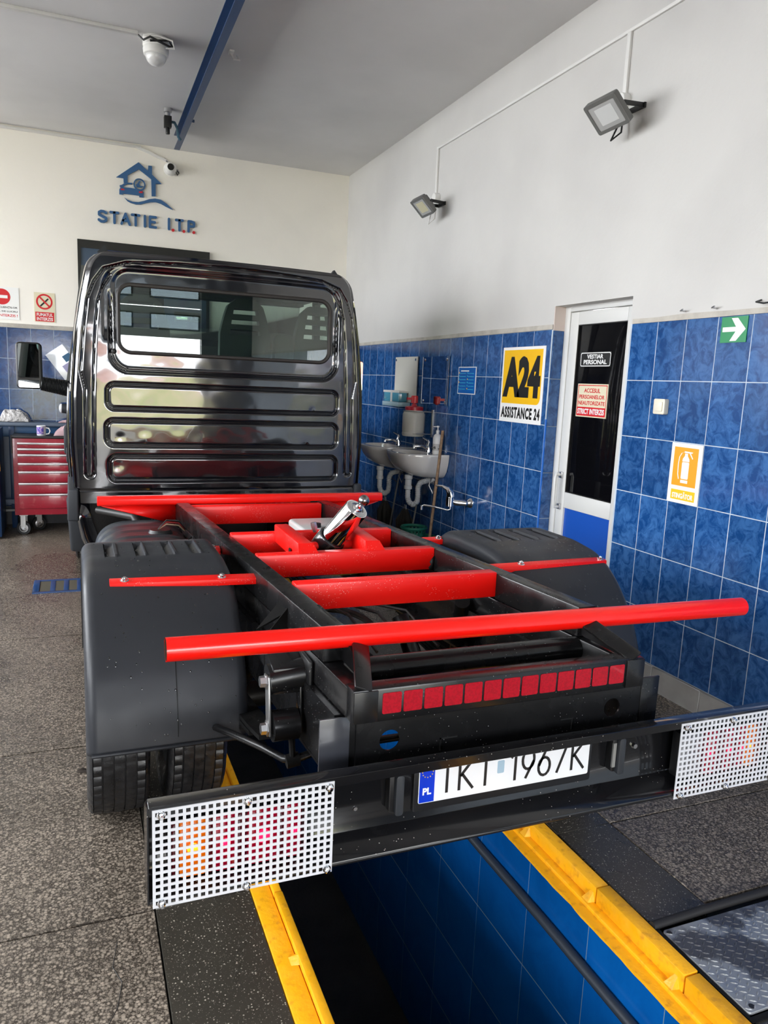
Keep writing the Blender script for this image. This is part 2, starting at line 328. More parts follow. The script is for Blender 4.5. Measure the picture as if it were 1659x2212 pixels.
# right wall with door opening y 3.40..4.132, top 2.05
DY0, DY1, DZ = 3.405, 4.132, 2.052
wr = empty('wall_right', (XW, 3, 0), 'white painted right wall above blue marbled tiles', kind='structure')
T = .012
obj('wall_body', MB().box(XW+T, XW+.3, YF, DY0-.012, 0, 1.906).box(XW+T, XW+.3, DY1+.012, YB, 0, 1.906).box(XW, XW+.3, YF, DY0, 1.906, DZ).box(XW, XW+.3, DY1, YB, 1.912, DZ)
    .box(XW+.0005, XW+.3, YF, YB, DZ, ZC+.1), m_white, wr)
obj('grout_bed', MB().box(XW+.0007, XW+T, YF, DY0-.001, .128, 1.905).box(XW+.0007, XW+T, DY1+.001, YB, .128, 1.911).box(XW+.01, XW+.08, DY1-.001, DY1+.012, .0, 1.906), m_grout, wr)
m_in = MB()
def tilerun(y0, y1, off, ztop, wallobj, pitch=.201):
    protos = {}
    zs = [ztop-.3*k for k in range(6)] + [.128]
    k = math.floor((y0-off)/pitch)
    while off+k*pitch < y1:
        a, b = max(off+k*pitch, y0), min(off+(k+1)*pitch, y1); k += 1
        if b-a < .02: continue
        for r in range(6):
            key = (round(b-a, 3), r == 5)
            if key not in protos: protos[key] = obj('tile', MB().box(XW, XW+.010, a+.0021, b-.0021, zs[r+1]+.0021, zs[r]-.0021), m_tile, wallobj, bevel=.0006, seg=1, loc=(XW, a, zs[r+1]))
            else: copy_piece(protos[key], wallobj, (XW, a, zs[r+1]))
tilerun(.38, DY0, 2.79, 1.906, wr)
tilerun(DY1+.002, YB, 4.144, 1.912, wr, .2005)
for r in range(6):      # narrow tiles on the door reveal
    z1 = 1.906-.3*r; z0 = max(z1-.3, .02)
    obj('tile', MB().box(XW+.002, XW+.078, DY1-.008, DY1-.001, z0+.002, z1-.002), m_tile, wr, bevel=.0015, seg=1)
obj('reveal', MB().box(XW+.001, XW+.08, DY1-.006, DY1+.01, 1.906, DZ).box(XW+.001, XW+.08, DY0-.01, DY0, 0, DZ), M('reveal_plaster', (.70, .60, .56), .85), wr)
struct('trim_1', MB().prism([(-y, z) for y, z in [(YF, 1.904), (DY0-.02, 1.904), (DY0-.02, 1.93), (3.2, 1.928), (3.0, 1.934), (2.7, 1.929), (YF, 1.93)]], FR, -.006, .006), m_trim, 'rough mortar edge above the right wall tiles, near part')
struct('trim_2', MB().prism([(-y, z) for y, z in [(DY1, 1.912), (YB, 1.912), (YB, 1.94), (7, 1.943), (6, 1.938), (5, 1.945), (DY1, 1.942)]], FR, -.006, .006), m_trim, 'rough mortar edge above the right wall tiles, far part')
struct('trim_3', MB().box(XW-.006, XW+.004, DY1-.006, DY1+.004, 0.13, 1.35), M('edge_blue', (.006, .13, .55), .4), 'bright blue corner strip on the tile edge by the door', bevel=.002)
bb = empty('baseboard_right', (XW, 3, 0), 'grey stone baseboard along the right wall', kind='structure')
y = .62
while y < YB:
    y2 = min(y+.335, YB)
    if not (y2 > DY0 and y < DY1):
        obj('baseboard_tile', MB().box(XW-.012, XW+.004, y+.001, y2-.001, .001, .127+random.uniform(-.002, .002)), m_base, bb, bevel=.002, seg=1)
    y += .335
# back wall
wb = empty('wall_back', (0, YB, 0), 'cream white back wall above dark blue tiles', kind='structure')
obj('wall_body', MB().box(XL, XW+.3, YB, YB+.2, 1.91, ZC+.1).box(XL, XW+.3, YB+T, YB+.2, 0, 1.91), m_whiteb, wb)
obj('grout_bed', MB().box(XL, XW, YB+.001, YB+T, 0, 1.906), m_grout, wb)
p0 = {}
for r, (z0, z1) in enumerate(((1.616, 1.906), (1.326, 1.616), (1.036, 1.326), (.746, 1.036), (.456, .746), (.13, .456))):
    for k in range(-9, 17):
        x = -.597+.205*k
        if x+.2 > XW: break
        q = (round(z1-z0, 3))
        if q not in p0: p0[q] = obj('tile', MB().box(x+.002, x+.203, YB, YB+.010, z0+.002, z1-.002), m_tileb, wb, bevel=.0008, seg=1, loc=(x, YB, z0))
        else: copy_piece(p0[q], wb, (x, YB, z0))
struct('trim_4', MB().box(XL, XW, YB-.007, YB+.002, 1.906, 1.945), m_trim, 'mortar edge above the back wall tiles')
struct('baseboard_back', MB().box(XL, XW, YB-.008, YB+.004, 0, .13), M('dark_base', (.03, .03, .035), .5), 'dark baseboard along the back wall')
# left wall; its big unseen windows are added to brighten the room
WY = ((-.8, 1.6), (2.2, 4.6), (5.0, 8.0)); WZ = (1.25, 3.45)
mb = MB().box(XL-.2, XL, YF, YB, 0, WZ[0]).box(XL-.2, XL, YF, YB, WZ[1], ZC+.1)
e = [YF] + [t for p in WY for t in p] + [YB]
for i in range(0, 8, 2): mb.box(XL-.2, XL, e[i], e[i+1], WZ[0], WZ[1])
struct('wall_left', mb, m_white, 'white left wall with three unseen wide windows added for daylight')
for i, (a, b) in enumerate(WY):
    portal((XL-.25, (a+b)/2, 2.35), (0, -PI/2, 0), WZ[1]-WZ[0], b-a)
    wd = empty('window_%d' % (i+1), (XL-.1, (a+b)/2, WZ[0]), 'unseen wide window added to the left wall for daylight, number %d from the gate' % (i+1), kind='structure')
    fm = MB()
    for yy in (a, (a+b)/2-.03, b-.06): fm.box(XL-.13, XL-.07, yy, yy+.06, WZ[0], WZ[1])
    for zz in (WZ[0], WZ[1]-.06): fm.box(XL-.13, XL-.07, a, b, zz, zz+.06)
    obj('window_frame', fm, m_alu, wd)
# gate wall and half-raised sectional gate
m_dkwall = M('front_wall', (.05, .065, .09), .5)
struct('wall_front', MB().box(XL-.2, GX0, YF-.2, YF, 0, ZC+.1).box(GX1, XW+.3, YF-.2, YF, 0, ZC+.1).box(GX0, GX1, YF-.2, YF, GZ, ZC+.1), m_dkwall, 'wall with the wide vehicle gate opening')
gate = empty('door_2', (0, YF, 2.3), 'half raised ribbed sectional vehicle gate with small windows', kind='structure')
m_gate = M('gate_panel', (.55, .57, .57), .4); m_pane = glass_mat('pane_glass', (.35, .38, .40), 0, 1.5, 1)
for k in range(2):
    z0 = 2.12+.49*k; mb = MB()
    def gp(x0, x1, za, zb): mb.box(x0, x1, YF-.06, YF-.02, za, zb)
    xs = [GX0+.35+1.05*j for j in range(3)]
    gp(GX0, GX1, z0, z0+.14); gp(GX0, GX1, z0+.36, z0+.475)
    pv = GX0
    for x in xs: gp(pv, x, z0+.14, z0+.36); pv = x+.75
    gp(pv, GX1, z0+.14, z0+.36)
    for j in range(9):
        if not .13 < j*.053 < .33: mb.box(GX0, GX1, YF-.022, YF-.012, z0+.02+j*.053, z0+.045+j*.053)
    obj('gate_panel', mb, m_gate, gate)
    for x in xs: obj('pane', MB().box(x, x+.75, YF-.045, YF-.035, z0+.14, z0+.36), m_pane, gate)
    for x in xs:
        obj('pane_frame', MB().box(x-.02, x+.77, YF-.02, YF-.005, z0+.12, z0+.14).box(x-.02, x+.77, YF-.02, YF-.005, z0+.36, z0+.38).box(x-.02, x, YF-.02, YF-.005, z0+.14, z0+.36).box(x+.75, x+.77, YF-.02, YF-.005, z0+.14, z0+.36), m_blk, gate)
struct('ceiling', MB().box(XL, XW+.3, YF, YB+.2, ZC, ZC+.2), m_ceil, 'grey painted flat ceiling')
# outdoors
struct('yard', MB().box(-30, 30, -12, YF-.02, -.1, -.02), M('asphalt', (.16, .15, .14), .8, bump=(60, .5, .01)), 'grey yard outside the gate')
struct('side_yard', MB().box(-30, -4.45, YF-.02, 30, -.1, -.02), M('pale_bounce_ground', (.55, .54, .52), .9), 'unseen yard outside the left windows, made pale to bounce daylight')  # unseen ground, its pale colour chosen to throw sky light upwards
mb = MB(); mb.grid(lambda u, v: V((-45+90*u, -12-36*v, -.1+1.0*v*v+.5*v+.15*noise.noise(V((u*14, v*8, 0))))), 60, 30)
struct('bank', mb, M('grass', (.20, .27, .06), .95, var=(.5, (.42, .32, .18), .4, .6)), 'low grassy field across the yard')
mb = MB(); rh = random.Random(3); x = -44
fields = []
while x < 44:
    wd = rh.uniform(5, 10); hh = rh.uniform(1.3, 2.2)
    hb = struct('far_house', MB().box(x, x+wd, -56, -50, 0, 1.0+hh*.6), M('far_wall_%d' % int(x+50), (rh.uniform(.35, .6), rh.uniform(.25, .4), rh.uniform(.2, .3)), .9), 'far house across the field')
    hb.name = 'far_house'
    obj('roof', MB().prism([(x-.3, 1.0+hh*.6), (x+wd+.3, 1.0+hh*.6), (x+wd*.5, 1.6+hh)], FXZ, -56.2, -49.8), M('far_roof_%d' % int(x+50), (.30, .09, .06), .9), hb)
    x += wd+rh.uniform(2, 7)

# door 1 : white aluminium leaf, glass coloured dark like the room behind, blue lower panel
XD = XW+.08
d1 = empty('door_1', (XD, 3.77, 0), 'white aluminium door with blue lower panel, its glass coloured black for the unlit room behind, in the right wall', kind='structure')
def ybox(y0, y1, z0, z1, x0=XD, x1=XD+.05): return MB().box(x0, x1, y0, y1, z0, z1)
FD = Fr((XD, 0, 0), (0, -1, 0), (0, 0, 1), (-1, 0, 0))
obj('door_frame', ybox(DY0-.02, 3.432, 0, DZ).box(XD, XD+.05, 4.075, DY1+.01, 0, DZ).box(XD, XD+.05, 3.432, 4.075, 2.02, DZ+.02), m_alu, d1, bevel=.004)
obj('stile', MB().box(XD+.004, XD+.045, 3.436, 3.535, .02, 2.015), m_alu, d1, bevel=.004)
obj('stile', MB().box(XD+.004, XD+.045, 3.99, 4.071, .02, 2.015), m_alu, d1, bevel=.004)
obj('door_rail', MB().box(XD+.004, XD+.045, 3.535, 3.99, 1.937, 2.015), m_alu, d1, bevel=.004)
obj('door_rail', MB().box(XD+.004, XD+.045, 3.535, 3.99, .80, .90), m_alu, d1, bevel=.004)
obj('door_rail', MB().box(XD+.004, XD+.045, 3.535, 3.99, .02, .12), m_alu, d1, bevel=.004)
obj('door_glass', MB().box(XD+.02, XD+.03, 3.53, 3.995, .895, 1.94), m_unlit_glass, d1)
obj('door_panel', MB().box(XD+.018, XD+.03, 3.53, 3.995, .115, .805), M('door_blue', (.005, .075, .42), .4), d1)
obj('door_gasket', MB().box(XD+.008, XD+.018, 3.532, 3.538, .9, 1.937).box(XD+.008, XD+.018, 3.987, 3.993, .9, 1.937).box(XD+.008, XD+.018, 3.535, 3.99, .9, .905).box(XD+.008, XD+.018, 3.535, 3.99, 1.932, 1.937), m_blk, d1)
h = obj('door_handle', MB().tube([(XD+.004, 4.03, 1.005), (XD-.04, 4.03, 1.01), (XD-.045, 4.03, .99), (XD-.045, 4.03, .82), (XD-.04, 4.03, .80), (XD+.004, 4.03, .80)], .010, 10), m_alu, d1)
obj('handle_mount', MB().box(XD-.01, XD+.005, 4.015, 4.045, .985, 1.025).box(XD-.01, XD+.005, 4.015, 4.045, .785, .82), m_steel, h, bevel=.002)
struct('wall_closet', MB().box(XD+.6, XD+.65, 3.2, 4.4, 0, 2.2), m_blk, 'dark room behind the door glass')

# ================================================================== THINGS ON THE CEILING AND WALLS
# blue ceiling rail (channel open at the side) y 7.62 .. -2.6
rz = 3.568
o = empty('ceiling_rail', (.86, 3, rz), 'blue steel channel rail hanging under the ceiling, running to the back wall', 'rail')
def railp(yy): return .887+(yy-7.66)*.0090
A, B = -2.6, 7.63
def rl(dx, z0, z1, w_, mbb):
    mbb.add([(railp(A)+dx, A, z0), (railp(A)+dx+w_, A, z0), (railp(A)+dx+w_, A, z1), (railp(A)+dx, A, z1), (railp(B)+dx, B, z0), (railp(B)+dx+w_, B, z0), (railp(B)+dx+w_, B, z1), (railp(B)+dx, B, z1)],
            [(0,1,2,3),(4,7,6,5),(0,4,5,1),(1,5,6,2),(2,6,7,3),(3,7,4,0)])
mb = MB(); rl(.0, rz, rz+.006, .05, mb); rl(.0, rz+.12, rz+.126, .05, mb); rl(.044, rz+.006, rz+.12, .006, mb); obj('channel', mb, m_rail, o)
for yy in (7.0, 5.1, 3.0, 1.0, -1.0): obj('hanger', MB().box(railp(yy)+.01, railp(yy)+.04, yy, yy+.04, rz+.124, ZC), m_rail, o)
obj('end_stop', MB().box(railp(7.0)+.05, railp(7.0)+.075, 6.98, 7.02, rz+.06, rz+.1).tube([(railp(7)+.05, 7, rz+.08), (railp(7)+.10, 7, rz+.08)], .012, 8), m_rail, o)
o = empty('hose_fitting', (.76, 7.0, ZC-.1), 'black air fitting with a blue hose under the ceiling beside the blue rail end', 'pipe fitting')
obj('flange', MB().lathe([(0, 0), (.035, 0), (.035, -.03), (.022, -.035), (.022, -.06), (0, -.06)], (.765, 7.02, ZC), (0, 0, 1), 16), m_steel, o)
obj('valve', MB().box(.735, .795, 6.99, 7.05, ZC-.15, ZC-.06).tube([(.765, 7.02, ZC-.15), (.765, 7.02, ZC-.2)], .018, 10), m_plasb, o, bevel=.004)
obj('hose', MB().tube([(.785, 7.02, ZC-.10), (.82, 7.02, ZC-.10), (.845, 7.03, ZC-.14), (.855, 7.05, ZC-.2), (.875, 7.06, ZC-.22)], .012, 8), M('blue_hose', (.03, .09, .14), .5), o)
o = tag(obj('cable_clip', MB().box(1.02, 1.05, 5.60, 5.66, ZC-.012, ZC).tube([(1.03, 5.64, ZC-.01), (1.05, 5.62, ZC-.05), (1.09, 5.62, ZC-.05), (1.08, 5.66, ZC-.01)], .007, 6), m_wplas), 'small white clip with cable end on the ceiling right of the blue rail', 'clip')
# dome camera under the ceiling and its trunking
o = empty('dome_camera', (.545, 5.68, ZC-.16), 'white dome camera hanging under the grey ceiling left of the blue rail', 'camera')
obj('base', MB().lathe([(0, 0), (.085, 0), (.085, -.05), (.08, -.055), (0, -.055)], (.545, 5.68, ZC), (0, 0, 1), 28), m_wplas, o)
obj('housing', MB().lathe([(.08, -.055), (.084, -.07), (.080, -.10), (.072, -.105), (0, -.105)], (.545, 5.68, ZC), (0, 0, 1), 28), m_wplas, o)
obj('dome', MB().lathe([(.068*math.cos(t*PI/16), -.105-.062*math.sin(t*PI/16)) for t in range(9)], (.545, 5.68, ZC), (0, 0, 1), 28), M('dome_grey', (.62, .62, .62), .12, coat=.5), o)
obj('wiring', MB().tube([(.43, 5.62, ZC-.02), (.46, 5.60, ZC-.05), (.50, 5.58, ZC-.03), (.56, 5.58, ZC-.05), (.62, 5.6, ZC-.06), (.645, 5.62, ZC-.05), (.62, 5.6, ZC-.025), (.5, 5.59, ZC-.05)], .007, 6), m_cable, o)
obj('wiring', MB().tube([(.46, 5.6, ZC-.02), (.55, 5.57, ZC-.02), (.64, 5.58, ZC-.03), (.655, 5.6, ZC-.07), (.6, 5.6, ZC-.075)], .006, 6), m_wplas, o)
struct('trim_5', MB().box(XL, .428, 5.60, 5.635, ZC-.022, ZC), m_wplas, 'white cable trunking across the ceiling to the dome camera', bevel=.003)
struct('trim_6', MB().box(XL, .64, YB-.025, YB, ZC-.04, ZC-.015), m_wplas, 'white cable trunking along the back wall under the ceiling', bevel=.003)
o = struct('trim_7', MB().beam((.60, YB-.014, ZC-.03), (.875, YB-.014, 3.60), .02, .024, up=(0, 0, 1)), m_wplas, 'slanting cable trunking down to the back wall camera')
o = empty('wall_camera', (.913, YB, 3.46), 'white round camera with dark lens on the back wall beside the house logo', 'camera')
obj('ball', MB().sphere((.913, YB-.05, 3.527), .058, 20, 14), m_wplas, o)
obj('base', MB().lathe([(0, 0), (.062, 0), (.058, .03), (0, .03)], (.913, YB, 3.527), (0, -1, 0), 24), m_wplas, o)
obj('lens', MB().lathe([(0, .0), (.03, .0), (.032, -.012), (.026, -.012), (.026, .002)], (.908, YB-.108, 3.525), (0, 1, 0), 20), m_blk, o)
for k, dz in enumerate((0, .012)):
    obj('wiring', MB().tube([(.86, YB-.01, 3.61+dz), (.90, YB-.02, 3.585), (.93, YB-.03, 3.56-dz), (.96, YB-.02, 3.545), (1.0, YB-.01, 3.50+dz), (.985, YB-.01, 3.48), (.965, YB-.02, 3.52), (.99, YB-.02, 3.53)], .006, 6), m_cable if k == 0 else m_steel, o)

# house and car logo on the back wall, cut out sheets
o = empty('house_logo', (.62, YB, 3.2), 'blue cut-out logo of a car in a house outline with a wave below', 'logo')
def px(x, y): return ((x/5.53+180), (y/5.53+330))
# pixel list converted by hand to wall metres with the fitted plane
def L2(x, y):    # logo sheet coordinates -> wall coordinates (affine fit of the photographed sheet)
    X = .1007+x*.000782+y*.0000044; Z = 3.5756-y*.000778+x*.0000996
    return (X, Z)
house = [(392, 295), (657, 118), (768, 218), (775, 155), (818, 160), (818, 262), (932, 374), (860, 372), (858, 522), (810, 520), (808, 318), (662, 200), (525, 272), (525, 356), (478, 360), (476, 308)]
obj('house_outline', MB().prism([L2(*p) for p in house], FB, .004, .018), m_logo, o)
car = [(425, 438), (440, 412), (560, 420), (655, 440), (705, 462), (715, 478), (712, 535), (662, 530), (660, 512), (470, 488), (468, 502), (424, 496)]
cb = obj('car_body', MB().prism([L2(*p) for p in car], FB, .004, .018), m_logo, o)
obj('car_roof', MB().prism([L2(*p) for p in [(430, 390), (455, 385), (490, 362), (525, 357), (578, 362), (578, 380), (520, 378), (492, 388), (470, 412), (432, 408)]], FB, .004, .018), m_logo, o)
obj('car_lamp', MB().prism([L2(*p) for p in [(442, 428), (478, 434), (488, 450), (444, 448)]], FB, .018, .021), m_logor, cb)
obj('car_lamp', MB().prism([L2(*p) for p in [(655, 465), (700, 462), (702, 484), (660, 482)]], FB, .018, .021), m_logor, cb)
cx, cz = L2(665, 382); rr = .056
ring = circ(cx, cz, rr, 32); rin = circ(cx, cz, rr*.80, 32)
mb = MB(); n = 32
mb.add([FB(a, b, c_) for c_ in (.006, .022) for P in (ring, rin) for a, b in P], [(i, (i+1) % n, n+(i+1) % n, n+i) for i in range(n)] + [(2*n+i, 3*n+i, 3*n+(i+1) % n, 2*n+(i+1) % n) for i in range(n)] + [(i, 2*n+i, 2*n+(i+1) % n, (i+1) % n) for i in range(n)] + [(n+i, n+(i+1) % n, 3*n+(i+1) % n, 3*n+i) for i in range(n)])
obj('emblem_ring', mb, m_logo, o)
obj('wrench_cutout', MB().prism([L2(*p) for p in [(672, 338), (655, 345), (640, 372), (622, 382), (635, 412), (665, 415), (690, 418), (712, 402), (690, 398), (676, 398), (664, 384), (666, 362), (682, 346)]], FB, .006, .02), m_logo, o)
up = [(485, 537), (520, 562), (580, 585), (650, 590), (720, 575), (780, 555), (850, 548), (920, 562), (990, 610), (1072, 688)]
dn = [(1040, 675), (980, 645), (920, 610), (860, 592), (800, 592), (740, 602), (680, 618), (620, 618), (560, 600), (520, 578)]
obj('wave', MB().prism([L2(*p) for p in up+dn], FB, .004, .018), m_logo, o)
# letters
o = empty('wall_lettering', (.68, YB, 2.94), 'raised blue STATIE I.T.P. letters with red dots on the back wall', 'lettering')
def stroke_letter(ch, x0, x1, z0, z1, name='letter'):
    r = .0115; a, b, c_, d = x0+r, x1-r, z0+r, z1-r; m_ = (c_+d)/2; mx = (a+b)/2
    P = {'T': [[(a, d), (b, d)], [(mx, d), (mx, c_)]], 'A': [[(a, c_), (mx, d), (b, c_)], [(a+.2*(b-a), c_+.33*(d-c_)), (b-.2*(b-a), c_+.33*(d-c_))]], 'I': [[(mx, c_), (mx, d)]],
         'E': [[(b, d), (a, d), (a, c_), (b, c_)], [(a, m_), (b-.01, m_)]], 'P': [[(a, c_), (a, d), (mx, d), (b-.004, d-.008), (b, (d+m_)/2), (b-.004, m_+.004), (mx, m_), (a, m_)]],
         'S': [[(b, d-.012), (mx+.01, d), (mx-.012, d), (a+.003, d-.012), (a+.003, m_+.014), (mx, m_), (b, m_-.014), (b-.002, c_+.012), (mx+.01, c_), (mx-.012, c_), (a, c_+.014)]]}[ch]
    mb = MB()
    for ln in P:
        for i in range(len(ln)-1):
            (ax, az), (bx, bz) = ln[i], ln[i+1]; t = math.atan2(bz-az, bx-ax); poly = []
            for k in range(9): poly.append((bx+r*math.cos(t-PI/2+PI*k/8), bz+r*math.sin(t-PI/2+PI*k/8)))
            for k in range(9): poly.append((ax+r*math.cos(t+PI/2+PI*k/8), az+r*math.sin(t+PI/2+PI*k/8)))
            mb.prism(poly, FB, .004, .022+.0001*i)
    return obj(name, mb, m_logo, o)
zz = lambda x: 2.952
for ch, x0, x1 in (('S', .232, .322), ('T', .340, .432), ('A', .440, .538), ('T', .538, .628), ('I', .650, .690), ('E', .706, .785), ('I', .882, .918), ('T', .958, 1.046), ('P', 1.08, 1.158)):
    stroke_letter(ch, x0, x1, 2.950, 3.068)
for x in (.946, 1.052, 1.150): obj('dot', MB().prism(circ(x-.006, 2.955, .014, 20), FB, .004, .016), m_logor, o)

# dark framed board behind the cab
o = empty('framed_board', (.67, YB, 1.9), 'dark framed board on the back wall rising behind the cab roof', 'board')
obj('board', MB().prism(rect(.06, 1.29, 1.98, 2.765), FB, .002, .02), M('board_blue', (.05, .08, .13), .35, var=(7, (.02, .03, .09), .5, .6)), o)
obj('frame', MB().prism(rect(.05, 1.3, 2.70, 2.775), FB, .001, .035).prism(rect(.045, .075, 1.96, 2.775), FB, .001, .03).prism(rect(1.27, 1.3, 1.96, 2.775), FB, .001, .03), m_blk, o)

# ---- signs
def sign(name, label, fr, a0, a1, b0, b1, mat, c0=.001, th=.003, cat='sign', group=None):
    o = empty(name, fr((a0+a1)/2, b0, 0), label, cat, group)
    obj('sheet', MB().prism(rect(a0, a1, b0, b1), fr, c0, c0+th), mat, o); return o
red_p = M('print_red', (.60, .012, .02), .4); crm = M('sign_cream', (.72, .66, .48), .4); yl = M('print_yellow', (.88, .50, .01), .35); grn = M('print_green', (.0, .22, .07), .35); org = M('print_orange', (.90, .33, .01), .35)
blu = M('print_blue', (.005, .11, .42), .35); cy = M('print_cyan', (.05, .45, .62), .4)
def fill(o, nm, poly, fr, mat, c, d=.0008): return obj(nm, MB().prism(poly, fr, c, c+d), mat, o, smooth=0)
# no entry sign (cut by the left frame edge)
s = sign('no_entry_sign', 'white sign with red no-entry disc and text about clients on the back wall', FB, -.80, -.482, 1.978, 2.275, m_pwhite)
fill(s, 'disc', circ(-.628, 2.185, .073, 36), FB, red_p, .004); fill(s, 'bar', rect(-.677, -.579, 2.171, 2.199), FB, m_pwhite, .0052)
text('ACCESUL CLIENȚILOR', FB, -.79, -.498, 2.075, 2.098, m_blk, s, c=.004, bold=.02); text('ÎN SPAȚIUL DE LUCRU', FB, -.79, -.498, 2.040, 2.063, m_blk, s, c=.004, bold=.02); text('STRICT INTERZIS !', FB, -.79, -.498, 2.003, 2.026, red_p, s, c=.004, bold=.02)
s = sign('no_smoking_sign', 'cream no-smoking sign FUMATUL INTERZIS beside the no-entry sign', FB, -.352, -.168, 1.975, 2.25, crm)
def ringpoly(fr, cx, cz, r0, r1, c0, c1, mat, par, nm, n=36):
    mb = MB(); A_ = circ(cx, cz, r1, n); B_ = circ(cx, cz, r0, n)
    mb.add([fr(a, b, c1) for a, b in A_] + [fr(a, b, c1) for a, b in B_], [(i, (i+1) % n, n+(i+1) % n, n+i) for i in range(n)]); return obj(nm, mb, mat, par, smooth=0)
ringpoly(FB, -.262, 2.165, .057, .073, .004, .0048, red_p, s, 'ring')
fill(s, 'slash', [(-.318, 2.212), (-.308, 2.222), (-.208, 2.120), (-.218, 2.110)], FB, red_p, .005)
fill(s, 'cigarette', [(-.302, 2.128), (-.292, 2.118), (-.222, 2.19), (-.232, 2.2)], FB, m_blk, .0042)
fill(s, 'band', rect(-.344, -.178, 1.98, 2.068), FB, red_p, .004)
text('FUMATUL', FB, -.332, -.19, 2.028, 2.058, m_pwhite, s, c=.005, bold=.02); text('INTERZIS', FB, -.332, -.19, 1.988, 2.018, m_pwhite, s, c=.005, bold=.02)
# arrow
s = sign('arrow_sign', 'green emergency exit sign with a white arrow pointing right', FR, -2.765, -2.615, 1.784, 1.900, grn)
a0, b0 = -2.765, 1.784; W_, H_ = .150, .116
fill(s, 'arrow', [(a0+W_*u, b0+H_*v) for u, v in ((.07, .42), (.58, .42), (.38, .06), (.62, .06), (.95, .5), (.62, .94), (.38, .94), (.58, .60), (.07, .60))], FR, m_pwhite, .0042)
# A24
s = sign('assistance_sign', 'big yellow and white roadside assistance sign with black lettering on the blue tiles', FR, -4.71, -4.188, 1.308, 1.814, m_pwhite)
pl = [(-4.692, 1.435), (-4.26, 1.435)] + [(-4.26+.045*math.sin(t*PI/12), 1.480-.045*math.cos(t*PI/12)) for t in range(1, 7)] + [(-4.215, 1.795), (-4.692, 1.795)]
fill(s, 'yellow_field', pl, FR, yl, .004)
text('A24', FR, -4.684, -4.226, 1.478, 1.752, m_blk, s, c=.005, bold=.058, spacing=.98)
text('ASSISTANCE 24', FR, -4.690, -4.205, 1.335, 1.412, m_blk, s, c=.004, bold=.045, spacing=1.14)
# blue poster
s = sign('information_poster', 'small blue printed information poster on the tiles beside the yellow sign', FR, -5.376, -5.09, 1.478, 1.685, m_pwhite, cat='poster')
fill(s, 'blue_field', rect(-5.368, -5.098, 1.484, 1.679), FR, blu, .004)
for k in range(6):
    for j in range(2):
        fill(s, 'text_line', rect(-5.345+.135*j, -5.25+.13*j, 1.633-.024*k, 1.637-.024*k), FR, cy, .005)
        fill(s, 'icon', circ(-5.355+.135*j, 1.640-.024*k, .006, 8), FR, yl if (k+j) % 3 == 0 else cy, .005)
fill(s, 'text_line', rect(-5.33, -5.20, 1.650, 1.658), FR, m_pwhite, .005)
# extinguisher sign
s = sign('extinguisher_sign', 'white and orange fire extinguisher sign STINGĂTOR on the blue tiles', FR, -2.996, -2.79, 1.006, 1.303, m_pwhite)
fill(s, 'orange_field', rect(-2.975, -2.815, 1.092, 1.284), FR, org, .004)
fill(s, 'orange_band', rect(-2.972, -2.812, 1.022, 1.072), FR, yl, .004)
fill(s, 'bottle', rrect(-2.915, -2.868, 1.128, 1.212, .006), FR, m_pwhite, .005)
fill(s, 'bottle_foot', rect(-2.915, -2.868, 1.108, 1.123), FR, m_pwhite, .005)
fill(s, 'bottle_shoulder', [(-2.915, 1.215), (-2.868, 1.215), (-2.870, 1.228), (-2.882, 1.243), (-2.882, 1.255), (-2.901, 1.255), (-2.901, 1.243), (-2.913, 1.228)], FR, m_pwhite, .005)
fill(s, 'lever', [(-2.905, 1.258), (-2.855, 1.258), (-2.850, 1.264), (-2.905, 1.266)], FR, m_pwhite, .005)
fill(s, 'nozzle', [(-2.872, 1.257), (-2.850, 1.230), (-2.846, 1.233), (-2.866, 1.260)], FR, m_pwhite, .005)
hp = [(-2.903, 1.262), (-2.925, 1.255), (-2.938, 1.235), (-2.942, 1.2), (-2.940, 1.15), (-2.932, 1.125)]
obj('hose_symbol', MB().prism(hp+[(a+.005, b+.001) for a, b in hp[::-1]], FR, .005, .0058), m_pwhite, s, smooth=0)
text('STINGĂTOR', FR, -2.962, -2.822, 1.030, 1.064, m_pwhite, s, c=.005, bold=.03)
# light switch
s = empty('light_switch', FR(-3.095, 1.435), 'cream rocker light switch on the blue tiles', 'switch')
obj('switch_box', MB().prism(rrect(-3.135, -3.055, 1.437, 1.515, .008, 3), FR, 0, .028), M('cream_plastic', (.70, .66, .54), .4), s, bevel=.003)
obj('rocker', MB().prism(rrect(-3.122, -3.068, 1.452, 1.500, .004, 2), FR, .028, .033), M('cream_plastic_2', (.72, .68, .57), .35), s, bevel=.0015)
# door signs
s = sign('changing_room_sign', 'black VESTIAR PERSONAL plate with white border on the door glass', FD, -3.955, -3.664, 1.684, 1.772, m_blk, c0=-.0195, th=.004)
mb = MB(); o1 = rrect(-3.952, -3.667, 1.687, 1.769, .012); i1 = rrect(-3.947, -3.672, 1.692, 1.764, .009); n = len(o1)
mb.add([FD(a, b, -.0150) for a, b in o1+i1], [(i, (i+1) % n, n+(i+1) % n, n+i) for i in range(n)]); obj('border', mb, m_pwhite, s, smooth=0)
text('VESTIAR', FD, -3.89, -3.735, 1.732, 1.758, m_pwhite, s, c=-.0152, bold=.03); text('PERSONAL', FD, -3.92, -3.70, 1.699, 1.726, m_pwhite, s, c=-.0152, bold=.03)
s = sign('no_access_sign', 'cream and red ACCESUL PERSOANELOR sign STRICT INTERZIS on the door glass', FD, -3.957, -3.665, 1.383, 1.583, crm, c0=-.0195, th=.004)
mb = MB(); o1 = rect(-3.950, -3.672, 1.390, 1.576); i1 = rect(-3.945, -3.677, 1.395, 1.571); n = 4
